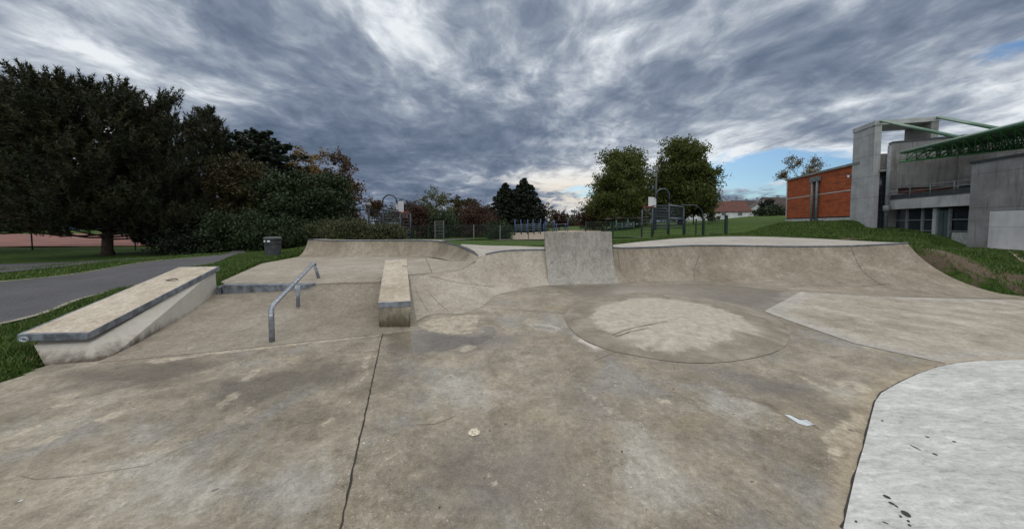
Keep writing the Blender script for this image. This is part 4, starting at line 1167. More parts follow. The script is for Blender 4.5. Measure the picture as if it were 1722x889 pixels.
broadleaf('autumn_tree', 'tall loose tree with reddish brown leaves, rightmost of the tall trees on the left', 'tree', at_px(572, 22), Hof(572, 22, 250), Rof(37, 22), [(0, .6), (.3, 1), (.55, .95), (.75, .65), (.9, .42), (1, .15)], 'rust', 11500, .14, 20, 70, 5, .17, low=.08, trunk=.016)
broadleaf('clipped_bush', 'low black green bush at the foot of the pines beside the path', 'bush', at_px(322, 14.6), Hof(322, 14.6, 398), Rof(46, 14.6), bush, 'spruce', 15000, .09, 21, 45, 5, .2, low=.02, trunk=.02, stems=3)
broadleaf('clipped_bush', 'dark green bush directly behind the litter bin', 'bush', at_px(410, 15.4), Hof(410, 15.4, 372), Rof(52, 15.4), bush, 'dark', 20000, .10, 22, 50, 5, .2, low=.02, trunk=.02, stems=3)
broadleaf('clipped_bush', 'dark leafy bush between the bin and the far quarter pipe', 'bush', at_px(490, 16), Hof(490, 16, 378), Rof(50, 16), bush, 'dark', 18000, .10, 23, 50, 5, .2, low=.02, trunk=.02, stems=3)
for i, (px, Y, top, hw, lb) in enumerate([(556, 16.0, 381, 36, 'olive green feathery shrub at the left end behind the far quarter pipe lip'), (602, 16.4, 377, 40, 'olive green feathery shrub in front of the left ball hoop frame'), (646, 16.8, 385, 30, 'small olive shrub at the right end of the feathery row')]):
    broadleaf('feathery_shrub', lb, 'shrub', at_px(px, Y), Hof(px, Y, top), Rof(hw, Y), bush, 'willow', 15000, .085, 24 + i, 60, 5, .2, low=.02, trunk=.02, stems=4, group='feathery shrubs behind the far quarter pipe')
# trees beyond the ball court
bare('bare_tree', 'nearly bare tree with a few brown leaves behind the left ball hoop', at_px(634, 31), Hof(634, 31, 310), .42, 31, 'rust', 2600, .17, depth=5, thick=.014, minr=.012)
bare('bare_tree', 'bare twiggy rounded tree right of the left ball hoop', at_px(684, 33), Hof(684, 33, 318), .42, 32, 'red', 500, .14, depth=6, thick=.014, minr=.012)
broadleaf('autumn_tree', 'pale yellowish green loose tree right of the bare trees', 'tree', at_px(733, 35), Hof(733, 35, 318), Rof(27, 35), rd, 'lime', 6200, .17, 33, 50, 5, .19, low=.12, trunk=.016)
broadleaf('autumn_tree', 'brownish green pointed tree left of the dome shaped one', 'tree', at_px(767, 37), Hof(767, 37, 331), Rof(17, 37), rd, 'brown', 7000, .17, 34, 40, 5, .19, low=.05)
broadleaf('autumn_tree', 'dome shaped dark brown tree left of the twin conifers', 'tree', at_px(790, 38), Hof(790, 38, 330), Rof(15, 38), bush, 'brown', 9000, .16, 35, 40, 5, .19, low=.05)
broadleaf('autumn_bush', 'spreading dull red bush in front of the dome shaped tree', 'bush', at_px(803, 31), Hof(803, 31, 352), Rof(38, 31), bush, 'red', 12000, .15, 36, 50, 5, .2, low=.03, stems=3)
broadleaf('dark_hedge', 'dark red leaved bush directly right of the left ball hoop frame', 'bush', at_px(702, 29), Hof(702, 29, 348), Rof(24, 29), bush, 'red', 9000, .15, 37, 45, 5, .2, low=.03, stems=3)
broadleaf('dark_hedge', 'low dark green bush behind the fence below the yellowish tree', 'bush', at_px(744, 30), Hof(744, 30, 362), Rof(34, 30), bush, 'dark', 9000, .16, 38, 45, 5, .2, low=.03, stems=3)
broadleaf('dark_hedge', 'small round green bush behind the fence in front of the twin conifers', 'bush', at_px(838, 27.5), Hof(838, 27.5, 374), Rof(20, 27.5), bush, 'dark', 9000, .11, 39, 45, 5, .2, low=.03, stems=3)
conifer('conifer_tree', 'left and lower one of the twin dark conifers', at_px(850, 42), Hof(850, 42, 309), Rof(29, 42), cone, 41, 'spruce', 22000, .34, 26, group='twin conifers')
conifer('conifer_tree', 'right and taller one of the twin dark conifers', at_px(881, 42.5), Hof(880, 42.5, 301), Rof(37, 42.5), cone, 42, 'spruce', 28000, .34, 28, group='twin conifers')
broadleaf('leafy_tree', 'small thin leaved tree just right of the twin conifers', 'tree', at_px(917, 44), Hof(917, 44, 343), Rof(17, 44), rd, 'brown', 2600, .18, 43, 40, 4, .2, low=.1)
broadleaf('autumn_tree', 'low dark reddish tree behind the left top corner of the vert wall', 'tree', at_px(940, 48), Hof(940, 48, 353), Rof(16, 48), bush, 'red', 4000, .2, 44, 40, 4, .2, low=.2)
broadleaf('autumn_tree', 'low dark reddish tree behind the right top corner of the vert wall', 'tree', at_px(992, 42), Hof(992, 42, 349), Rof(24, 42), bush, 'red', 7000, .2, 45, 50, 5, .2, low=.2)
plp = [(0, .45), (.08, .85), (.24, 1), (.45, .88), (.65, .66), (.82, .46), (.93, .28), (1, .06)]
broadleaf('plane_tree', 'large green tree left of the lamp post, the lower of two', 'tree', at_px(1046, 41), Hof(1046, 41, 252), Rof(58, 41), plp, 'plane', 60000, .25, 46, 130, 7, .15, group='two large green trees', low=.1)
broadleaf('plane_tree', 'large green tree right of the lamp post, the taller of two', 'tree', at_px(1144, 40), Hof(1146, 40, 237), Rof(54, 40), plp, 'plane', 68000, .25, 47, 140, 7, .15, group='two large green trees', low=.1)
broadleaf('leafy_tree', 'small yellow green tree in front of the red roofed house', 'tree', at_px(1198, 42), Hof(1198, 42, 348), Rof(8, 42), rd, 'lime', 1400, .2, 48, 25, 4, .22, low=.1)
broadleaf('dark_hedge', 'dark green bush beside the white gabled house', 'bush', at_px(1294, 46), Hof(1294, 46, 336), Rof(12, 46), bush, 'spruce', 7000, .24, 49, 45, 5, .2, low=.02, stems=3)
broadleaf('dark_hedge', 'low dark hedge in front of the gabled house', 'bush', at_px(1297, 43), Hof(1297, 43, 352), Rof(24, 43), bush, 'dark', 6000, .22, 50, 45, 5, .2, low=.02, stems=3, side=.5)
bare('bare_tree', 'pale nearly leafless tree rising behind the red brick hall', at_px(1352, 46), Hof(1352, 46, 250), .27, 51, 'straw', 3600, .24, depth=6, thick=.013, minr=.026)
# far rows of trees that close the horizon
for i, (px, Y, top, hw, lf, lb) in enumerate([
    (20, 50, 356, 45, 'dark', 'distant dark tree behind the court fence post at the far left'), (235, 52, 358, 40, 'brown', 'distant brown tree glimpsed under the boughs of the huge pine'),
    (60, 60, 350, 40, 'dark', 'distant dark tree beyond the clay courts at the far left'), (668, 52, 352, 30, 'brown', 'distant brown tree low behind the bare twiggy tree'),
    (712, 55, 350, 26, 'dark', 'distant dark tree between the bare trees and the yellowish tree'), (815, 58, 352, 30, 'brown', 'distant brownish tree behind the left conifer'),
    (960, 75, 366, 26, 'brown', 'distant low tree row under the bright break in the cloud'), (1020, 62, 362, 24, 'dark', 'distant dark tree behind the shelters')]):
    broadleaf('distant_tree', lb, 'tree', at_px(px, Y), Hof(px, Y, top), Rof(hw, Y), bush, lf, 4200, .34, 70 + i, 40, 4, .2, low=.03)
# ---------------------------------------------------------------- hall with tower, brick wing, houses
A_ = R(16); d1 = V3((math.sin(A_), math.cos(A_), 0)); d2 = V3((math.cos(A_), -math.sin(A_), 0)); UP = V3((0, 0, 1))
def board_concrete(name, dark, mid, light, joint=1.1, dirt=.5):
    """board marked concrete with pour joints and rain streaks"""
    m, t = new_mat(name); P = t.pos()
    n = t.noise(P, 1.1, 6, .65, .3)[0]; s_ = t.noise(t.vmul(P, (2.6, 2.6, .22)), 1.6, 6, .7)[0]; f = t.noise(P, 24, 4, .7)[0]
    c = t.ramp(t.math('ADD', t.math('MULTIPLY', n, .5), t.math('MULTIPLY', s_, .5)), [(.34, dark), (.5, mid), (.66, light)])
    z = t.sep(P)[2]
    jz = t.math('ABSOLUTE', t.math('SUBTRACT', t.math('FRACT', t.math('DIVIDE', z, joint)), .5))
    c = t.mix(t.math('MULTIPLY', t.sstep(jz, .014, .006), .55), c, (.08, .08, .08))
    c = t.mix(t.math('MULTIPLY', t.sstep(s_, .50, .64), dirt), c, (.09, .09, .085))
    finish(t, c, .9, t.math('ADD', f, n), .4, .02); return m
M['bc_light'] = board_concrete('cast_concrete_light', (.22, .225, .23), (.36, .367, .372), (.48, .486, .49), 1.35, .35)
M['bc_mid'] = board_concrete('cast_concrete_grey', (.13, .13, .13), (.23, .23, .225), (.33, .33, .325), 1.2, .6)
M['bc_dark'] = board_concrete('cast_concrete_streaked', (.115, .115, .115), (.215, .215, .215), (.32, .32, .32), 1.6, .7)
M['glass'] = simple('dark_glazing', (.018, .024, .032), .12, var=.4, scale=.6, bstr=0, spec=.6)
M['glass_door'] = simple('door_glazing', (.06, .085, .085), .15, var=.3, scale=.6, bstr=0, spec=.6)
M['frame'] = simple('window_frame_grey', (.15, .165, .175), .5)
M['frame_dark'] = simple('window_frame_dark', (.035, .040, .046), .5)
M['green'] = simple('green_steel', (.07, .25, .09), .45, var=.25, scale=4)
M['green_lt'] = simple('green_tube', (.085, .17, .115), .45, var=.2, scale=4)
M['trim'] = simple('light_trim', (.42, .43, .43), .7)
M['panel'] = simple('pale_panel', (.27, .29, .27), .7)
def brick_mat(name, c1, c2, mort, sx=.24, sz=.075):
    m, t = new_mat(name); P = t.pos()
    # run the courses along the wall direction
    x, y, z = t.sep(P); u = t.math('ADD', t.math('MULTIPLY', x, d1.x), t.math('MULTIPLY', y, d1.y))
    bt = t.n('ShaderNodeTexBrick'); bt.offset = .5
    t.link(t.comb(u, z, 0), bt.inputs['Vector']); bt.inputs['Scale'].default_value = 1
    bt.inputs['Brick Width'].default_value = sx; bt.inputs['Row Height'].default_value = sz; bt.inputs['Mortar Size'].default_value = .008
    bt.inputs['Color1'].default_value = (*c1, 1); bt.inputs['Color2'].default_value = (*c2, 1); bt.inputs['Mortar'].default_value = (*mort, 1)
    n = t.noise(t.vmul(P, (1, 1, 2)), 1.5, 6, .7)[0]; rz = t.noise(t.comb(t.math('MULTIPLY', u, .06), 0, z), 6, 4, .8)[0]
    c = t.mix(t.math('MULTIPLY', t.sstep(n, .45, .7), .45), bt.outputs[0], (.13, .038, .018))
    c = t.mix(t.math('MULTIPLY', t.sstep(rz, .52, .62), .7), c, (.11, .03, .014))
    finish(t, c, .85, bt.outputs['Fac'], -.3, .01); return m
M['brick'] = brick_mat('red_brick', (.42, .092, .026), (.30, .062, .020), (.24, .085, .045), .30, .14)
# --- brick wing
bn = W(1424, 378, 22); bn = V3((bn.x, bn.y, 0))
bfar = on_line(bn, d1, 1321); Lb = (bfar - bn).length
zt, z0, zb_ = 5.72, 2.22, 1.2
broot = thing('brick_hall', V3((bn.x, bn.y, zb_)), 'orange red brick hall with grey roof edge and paired drain pipes', 'building')
def wallbox(P0, along, L, out, th, za, zc):
    m = MB(); m.obox(V3((P0.x, P0.y, za)), along * L, out * th, UP * (zc - za)); return m
inn_ = d2                     # into the building
b0_ = bn - d1 * 1.0
wallbox(b0_, d1, Lb + 1.0, inn_, 9.0, z0, zt).build('brick_wall', M['brick'], broot)
wallbox(b0_ - inn_ * .03, d1, Lb + 1.05, inn_, .5, zb_, z0 - .10).build('plinth', M['trim'], broot)
wallbox(b0_ + inn_ * .02, d1, Lb + .98, inn_, .5, z0 - .10, z0).build('shadow_joint', M['frame_dark'], broot)
wallbox(b0_ - inn_ * .10, d1, Lb + 1.15, inn_, 9.2, zt, zt + .16).build('roof_edge', M['bc_dark'], broot)
zm = zat(333.5, 29.3)
wallbox(b0_ - inn_ * .012, d1, Lb + 1.0, inn_, .3, 4.00, 4.07).build('band_course', M['trim'], broot)
mt = MB(); mt.obox(V3((bfar.x, bfar.y, z0)) - inn_ * .02 - d1 * .10, d1 * .12, inn_ * .1, UP * (zt - z0)); mt.build('corner_trim', M['trim'], broot)
for px in (1363.5, 1371.5):
    q = on_line(bn - inn_ * .14, d1, px)
    m = MB(); m.tube([V3((q.x, q.y, 1.6)), V3((q.x, q.y, zt - .35))], .085, 10); m.build('drain_pipe', M['frame'], broot, smooth=True)
q = on_line(bn - inn_ * .14, d1, 1367.5)
m = MB(); m.obox(V3((q.x, q.y, zt - .62)) - d1 * .5 - inn_ * .12, d1 * 1.0, inn_ * .24, UP * .38); m.build('hopper_head', M['frame'], broot)
m = MB(); m.obox(V3((q.x, q.y, 2.0)) - d1 * .18 + inn_ * .10, d1 * .36, inn_ * .03, UP * (zt - 2.6)); m.build('recess_panel', M['frame_dark'], broot)

# --- concrete hall
tn = W(1463.5, 378, 20); tn = V3((tn.x, tn.y, 0)); TW, TD, TZ, TM = 3.03, 1.75, zat(203.4, 20), zat(258.5, 20)
hroot = thing('concrete_hall', V3((tn.x, tn.y, 1.0)), 'grey cast concrete hall with open topped tower, balcony and green roof truss', 'building')
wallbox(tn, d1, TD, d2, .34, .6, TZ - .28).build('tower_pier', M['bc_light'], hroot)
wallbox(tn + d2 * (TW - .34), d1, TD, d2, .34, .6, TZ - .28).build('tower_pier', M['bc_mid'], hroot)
wallbox(tn - d1 * .04 - d2 * .04, d1, TD + .08, d2, TW + .08, TZ - .28, TZ).build('tower_roof_slab', M['bc_light'], hroot)
m = MB(); m.obox(V3((tn.x, tn.y, .6)) + d2 * .34 + d1 * .16, d2 * (TW - .68), d1 * .25, UP * (TM - .6)); m.build('tower_infill_wall', M['bc_mid'], hroot)
g0 = on_line(tn + d1 * .10, d2, 1470.5); g1 = on_line(tn + d1 * .10, d2, 1489)
gt_ = zat(289, 19.8)
m = MB(); m.obox(V3((g0.x, g0.y, .7)), g1 - g0, d1 * .05, UP * (gt_ - .7)); gz_ = m.build('tower_window', M['glass'], hroot)
m = MB()
for k in range(9): m.obox(V3((g0.x, g0.y, 1.0 + k * .52)) - d1 * .03, g1 - g0, d1 * .02, UP * .035)
for k in range(3): m.obox(V3((g0.x, g0.y, .7)) + (g1 - g0) * (k / 2.07) - d1 * .032, (g1 - g0) * .03, d1 * .02, UP * (gt_ - .7))
m.build('mullion', M['frame_dark'], gz_)
m = MB(); m.obox(V3((g0.x, g0.y, gt_)) - d1 * .35, g1 - g0, d1 * .45, UP * .16); m.build('window_hood', M['bc_mid'], hroot)
# lower storey facade along d1
f0 = W(1493, 378, 19.4); f0 = V3((f0.x, f0.y, 0)); f1 = on_line(f0, d1, 1629); Lf = (f0 - f1).length; fd = (f1 - f0).normalized(); fo = V3((-d2.x, -d2.y, 0))   # fo = outwards (towards the left)
zbt = zat(337.2, 19.4); zbb = zat(352.4, 19.4)
m = MB(); m.obox(V3((f0.x, f0.y, zbb)) + fo * .02, fd * (Lf + 1), -fo * .4, UP * (zbt - zbb)); m.build('balcony_slab', M['bc_light'], hroot)
m = MB(); m.obox(V3((f0.x, f0.y, zbt - .02)) - fo * .4, fd * (Lf + 1), -fo * 3.0, UP * .018); m.build('balcony_floor', M['bc_mid'], hroot)
def seg(px0, px1, za, zc, dep, th, name, mat, par=hroot):
    a, b = on_line(f0, d1, px0), on_line(f0, d1, px1); mm_ = MB()
    mm_.obox(V3((a.x, a.y, za)) - fo * dep, b - a, -fo * th, UP * (zc - za)); return mm_.build(name, mat, par)
zf = .35
gl_o = seg(1494, 1640, zf, zbb, .35, .04, 'glazing', M['glass'])
for px in (1513.5, 1539, 1560):
    seg(px - 1.2, px + 1.6, zf, zbb, .26, .08, 'mullion', M['frame'], gl_o)
for z_ in (1.25, 1.85): seg(1494, 1628, z_, z_ + .05, .29, .05, 'transom', M['frame'], gl_o)
seg(1559, 1565, zf, zbb - .05, .2, .14, 'column', M['bc_light'])
dr = seg(1567, 1585, zf, zbb - .18, .24, .05, 'door', M['glass_door'])
seg(1565.5, 1567.5, zf, zbb - .1, .2, .1, 'door_frame', M['frame'], dr); seg(1585, 1587.5, zf, zbb - .1, .2, .1, 'door_frame', M['frame'], dr)
seg(1575.4, 1576.6, zf, zbb - .2, .215, .03, 'door_frame', M['frame_dark'], dr)
seg(1596, 1623, .2, zat(391, 15.6), .12, .1, 'parapet_panel', M['panel'])
# upper wall, set at its own angle behind the balcony
u0 = W(1493, 378, 19.6); u0 = V3((u0.x, u0.y, 0)); u1 = W(1650, 378, 17.7); u1 = V3((u1.x, u1.y, 0)); ud = (u1 - u0).normalized(); un = V3((ud.y, -ud.x, 0))
if un.y > 0: un = -un
zu = zat(241, 19.6)
u0b = u0 - un * .0
wn = []
def useg(px0, px1, za, zc, dep, th, name, mat, par=hroot):
    a, b = on_line(u0, ud, px0), on_line(u0, ud, px1); mm_ = MB()
    mm_.obox(V3((a.x, a.y, za)) - un * dep, b - a, -un * th, UP * (zc - za)); return mm_.build(name, mat, par)
zw0, zw1 = zat(325.5, 19.3), zat(316, 19.3)
useg(1493, 1800, zw1, zu, 0, .4, 'upper_wall', M['bc_dark'])
useg(1493, 1507, zbt - .3, zw1, .003, .4, 'upper_wall', M['bc_dark']); useg(1600, 1609, zbt - .3, zw1, .003, .4, 'upper_wall', M['bc_dark']); useg(1507, 1800, zbt - .3, zw0, .004, .4, 'upper_wall', M['bc_dark'])
useg(1493, 1800, zu, zu + .1, -.04, .5, 'wall_cap', M['frame_dark'])
M['interior_red'] = simple('interior_red_band', (.13, .045, .025), .6, var=.5, scale=1.2)
sw = useg(1507, 1600, zw0, zw1, .2, .05, 'strip_window', M['interior_red'])
for px in (1527, 1560): useg(px - .7, px + .7, zw0, zw1, .1, .08, 'mullion', M['frame_dark'], sw)
useg(1609, 1800, zw0, zw1, .2, .05, 'strip_window', M['glass_door'])
useg(1604.5, 1607, zbt - .3, zu, -.06, .05, 'pilaster', M['bc_mid'])
# corner pipe
cq = on_line(f0 + fo * .18, d1, 1489.5)
m = MB(); m.tube([V3((cq.x, cq.y, .8)), V3((cq.x, cq.y, zu - .2))], .085, 10); m.lathe((cq.x, cq.y, zbb - .15), [(.13, 0), (.16, .12), (.16, .38), (.11, .40)], 12); m.build('drain_pipe', M['frame'], hroot, smooth=True)
# railing
rl = MB(); a, b = on_line(f0, d1, 1495), on_line(f0, d1, 1631)
zr = zat(318, 19.3)
for z_ in (zr, zbt + .45): rl.tube([V3((a.x, a.y, z_)), V3((b.x, b.y, z_))], .022, 6)
for px in (1496, 1527, 1561, 1601):
    q = on_line(f0, d1, px); rl.tube([V3((q.x, q.y, zbt - .02)), V3((q.x, q.y, zr))], .02, 6)
rl.build('balcony_railing', M['frame'], hroot, smooth=True)
rp = MB(); rp.obox(V3((a.x, a.y, zbt + .05)), b - a, fo * .01, UP * .27); rp.build('railing_panel', M['frame_dark'], hroot)
# projecting block at the right
kb0 = W(1628, 378, 15.1); kb0 = V3((kb0.x, kb0.y, 0)); kz = zat(275.5, 15.1); kj = zat(355, 14.6)
m = MB(); m.obox(V3((kb0.x, kb0.y, kj)), -d1 * 9, d2 * 6, UP * (kz - kj)); m.build('block_wall', M['bc_dark'], hroot)
m = MB(); m.obox(V3((kb0.x, kb0.y, .0)) - d1 * .0 + fo * .003, -d1 * .9, d2 * 6, UP * (kj - .0)); m.build('block_corner', M['bc_mid'], hroot)
m = MB(); m.obox(V3((kb0.x, kb0.y, .0)) - d1 * .9 + fo * .05, -d1 * 8.1, d2 * 6, UP * (kj - .02)); m.build('block_base', board_concrete('cast_concrete_pale', (.36, .37, .38), (.50, .51, .52), (.60, .61, .62), 1.0, .15), hroot)
m = MB(); m.obox(V3((kb0.x, kb0.y, kz)) + d1 * .05 + fo * .05, -d1 * 9.1, d2 * 6, UP * .10); m.build('block_cap', M['frame_dark'], hroot)
# side return wall between block and balcony front
# green roof truss
tA = W(1527, 256.6, 18.0); zT = tA.z; tA = V3((tA.x, tA.y, 0)); tL = 9.5
bA = W(1511, 272.5, 18.3); zB = bA.z; bA = V3((bA.x, bA.y, 0))
tr_root = MB(); ch = MB(); dg = MB()
offs = (0.0, 1.3, 2.6, 3.9)
rise = .22
def tp(s, o_): return V3((tA.x, tA.y, zT + rise * o_)) - d1 * s + d2 * o_
d3 = V3((.483, -.875, 0))
def bp(s, o_): return V3((bA.x, bA.y, zB + rise * o_ * .5)) + d3 * s * .80 + d2 * o_
for o_ in offs:
    ch.tube([tp(-.2, o_), tp(tL, o_)], .055, 8); ch.tube([bp(.0, o_), bp(tL, o_)], .05, 8)
ns_ = 20
for i in range(ns_ + 1):
    s = tL * i / ns_
    dg.tube([tp(s, 0), tp(s, offs[-1])], .035, 6); dg.tube([bp(s, 0), bp(s, offs[-1])], .03, 6)
    for o_ in offs:
        dg.tube([tp(s, o_), bp(s + .33, o_)], .026, 5)
        if i < ns_: dg.tube([bp(s + .33, o_), tp(tL * (i + 1) / ns_, o_)], .026, 5)
        if o_ < offs[-1]: dg.tube([bp(s + .33, o_), tp(s, o_ + 1.3)], .024, 5); dg.tube([bp(s + .33, o_), bp(tL * (i + 1) / ns_, o_ + 1.3)], .02, 5)
tk = thing if False else None
tr_o = ch.build('roof_truss', M['green'], hroot, smooth=True)
m = MB(); m.tube([tp(-.3, -.06) + UP * .09, tp(tL, -.06) + UP * .09], .10, 8); m.build('roof_edge', M['green_lt'], tr_o, smooth=True)
dg.build('truss_brace', M['green'], tr_o, smooth=True)
# purlins under the roof sheet
pu = MB()
for k in range(1, 7):
    o_ = .35 * k
    pu.tube([tp(-.15, o_) - UP * (.05 + .06 * k), tp(tL, o_) - UP * (.05 + .06 * k)], .032, 6)
pu.build('purlin', M['green_lt'], tr_o, smooth=True)
sh = MB(); P_ = []
for o_ in (-.1, 1.3, 2.6, 4.2): P_.append([tp(-.3, o_) + UP * .10, tp(tL, o_) + UP * .10])
sh.grid(P_); sh.grid([[p + UP * .05 for p in r] for r in P_]); sh.build('roof_sheet', M['green'], tr_o)
ta = V3((tn.x, tn.y, TZ - .02)) + d2 * .25; tb_ = V3((tn.x, tn.y, TZ - .05)) + d2 * (TW - .05)
m = MB(); qa = on_line(tA, d1, 1612); m.tube([ta - d1 * .05, V3((qa.x, qa.y, zT + .05))], .085, 10); m.build('stay_tube', M['green_lt'], hroot, smooth=True)
m = MB(); qa = on_line(tA, d1, 1674); m.tube([tb_, V3((qa.x, qa.y, zT + .05))], .085, 10); m.build('stay_tube', M['green_lt'], hroot, smooth=True)
# security camera on the tower
sc0 = on_line(tn - d2 * .0, d1, 1427)
sr = thing('security_camera', V3((sc0.x, sc0.y, 4.3)), 'white security camera on the left edge of the concrete tower beside the brick hall', 'camera')
zc = zat(294, 21.3)
m = MB(); m.obox(V3((sc0.x, sc0.y, zc)) - d2 * .20, d2 * .21, d1 * .10, UP * .10); m.build('bracket', M['frame'], sr)
m = MB(); q = V3((sc0.x, sc0.y, zc - .02)) - d2 * .16 - d1 * .05; m.tube([q, q - d2 * .14 - d1 * .22 - UP * .10], [.065, .055], 10); m.build('camera_body', M['paint'], sr, smooth=True)

# --- houses on the rise
M['tile_red'] = simple('red_roof_tile', (.085, .035, .027), .9, var=.3, scale=3)
M['tile_dark'] = simple('dark_roof_tile', (.045, .035, .032), .9, var=.3, scale=3)
M['render_w'] = simple('white_render', (.52, .53, .54), .85, var=.12, scale=1)
M['render_g'] = simple('grey_render', (.25, .25, .25), .85, var=.12, scale=1)
def house(px, Y, L, Wd, hw, hr, rot, wall, roof, label, chim=True, wins=((.3, .4), (.7, .4)), zoff=368):
    """gabled house, ridge along its length"""
    b = at_px(px, Y); b.z = zat(zoff, Y); ca, sa = math.cos(rot), math.sin(rot); X_ = V3((ca, sa, 0)); Y_ = V3((-sa, ca, 0))
    r_ = thing('gabled_house', b, label, 'house')
    m = MB(); o = b - X_ * L / 2 - Y_ * Wd / 2 - UP * .8; H0 = UP * (hw + .8)
    A, B, C, D = o, o + X_ * L, o + X_ * L + Y_ * Wd, o + Y_ * Wd
    m.add([A, B, C, D, A + H0, B + H0, C + H0, D + H0, (A + D) / 2 + H0 + UP * hr, (B + C) / 2 + H0 + UP * hr],
          [(0, 1, 5, 4), (1, 2, 6, 9, 5), (2, 3, 7, 6), (3, 0, 4, 8, 7)])
    m.build('wall', wall, r_)
    m = MB(); ov = .35; e = X_ * ov; r1, r2 = (A + D) / 2 + H0 + UP * (hr + .12) - e, (B + C) / 2 + H0 + UP * (hr + .12) + e
    sl = hr / (Wd / 2)
    for s_, P, Q in ((-1, A, B), (1, D, C)):
        p, q = P + H0 - e + Y_ * s_ * ov + UP * (.12 - sl * ov), Q + H0 + e + Y_ * s_ * ov + UP * (.12 - sl * ov)
        m.hexa([p - UP * .12, q - UP * .12, r2 - UP * .12, r1 - UP * .12, p, q, r2, r1])
    ro = m.build('roof', roof, r_)
    if chim:
        c_ = (r1 + r2) / 2 + X_ * L * .12 + Y_ * .3; m = MB(); m.obox(c_ - UP * .5, X_ * .6, Y_ * .5, UP * 1.2); m.build('chimney', M['render_g'], ro)
    for fx, fz in wins:
        m = MB(); q = A + X_ * L * fx + UP * (.8 + hw * fz) - Y_ * .03; m.obox(q, X_ * .95, Y_ * .04, UP * .95); wo2 = m.build('window', M['glass'], r_)
        m = MB(); m.obox(q - X_ * .06 - UP * .06 - Y_ * .012, X_ * 1.07, Y_ * .03, UP * .06); m.build('sill', M['trim'], wo2)
    for fy in (.28, .64):
        for eP, dr2 in ((A, -X_), (B, X_)):
            m = MB(); q = eP + Y_ * Wd * fy + UP * (.8 + hw * .4) + dr2 * .03; m.obox(q, Y_ * .9, -dr2 * .04, UP * 1.0); m.build('window', M['glass'], r_)
    return r_
house(1215, 80, 9.3, 6.5, 1.9, 2.5, R(-8), M['render_w'], M['tile_red'], 'white house with a dull red tiled roof, left of the gabled house')
house(1250, 110, 9.0, 7, 3.2, 3.2, R(4), M['render_g'], M['tile_dark'], 'dark roofed house peeping out behind the red roofed one')
house(1278, 82, 7.5, 7.6, 1.8, 3.1, R(62), M['render_w'], M['tile_dark'], 'white gabled house with a dark roof half hidden by the dark bush')
house(1303, 96, 9, 8, 2.2, 3.4, R(8), M['render_g'], M['tile_dark'], 'long dark roofed house behind the left end of the brick hall', zoff=363)
house(1168, 72, 6, 5, 1.6, 1.8, R(5), M['render_w'], M['tile_dark'], 'small pale house seen under the crown of the taller green tree')
house(1040, 66, 7, 5, 1.4, 1.4, R(3), M['render_w'], M['tile_dark'], 'low pale house behind the playground shelters', zoff=376)
# white and blue sports building far left
b = at_px(40, 62); sr_ = thing('sports_building', b, 'pale blue and white sports building glimpsed under the pines at the far left', 'building')
m = MB(); m.box((b.x, b.y + 4, b.z + 2.0), (16, 8, 4.4)); m.build('wall', simple('blue_cladding', (.10, .17, .26), .7), sr_)
m = MB(); m.box((b.x, b.y + 4, b.z + 4.9), (17, 9, 1.4)); m.build('roof', simple('pale_cladding', (.34, .42, .50), .7), sr_)
m = MB(); m.box((b.x - 1, b.y - .02, b.z + 2.4), (9, .1, 1.2)); m.build('window', M['glass'], sr_)
# tennis court fence with green windscreen
def court_fence():
    r_ = thing('court_fence', (-22, 17, T(-22, 17)), 'wire court fence with a green windscreen in front of the red clay', 'fence')
    pts = [V3((-30, 15.8, 0)), V3((-25.5, 16.4, 0)), V3((-21, 17.2, 0)), V3((-17, 18.6, 0)), V3((-13, 21.0, 0))]
    for p in pts:
        p.z = T(p.x, p.y); m = MB(); m.tube([p - UP * .1, p + UP * 2.6], .03, 6); m.build('post', M['frame_dark'], r_, smooth=True)
    m = MB()
    for z_ in (.05, 1.3, 2.55): m.tube([p + UP * z_ for p in pts], .015, 5)
    m.build('rail', M['frame_dark'], r_)
    m = MB(); a, b2 = pts[0], pts[1] * .55 + pts[0] * .45; m.obox(a + UP * .25, b2 - a, V3((0, .02, 0)), UP * 1.25); m.build('windscreen', simple('green_screen', (.02, .10, .075), .8), r_)
court_fence()

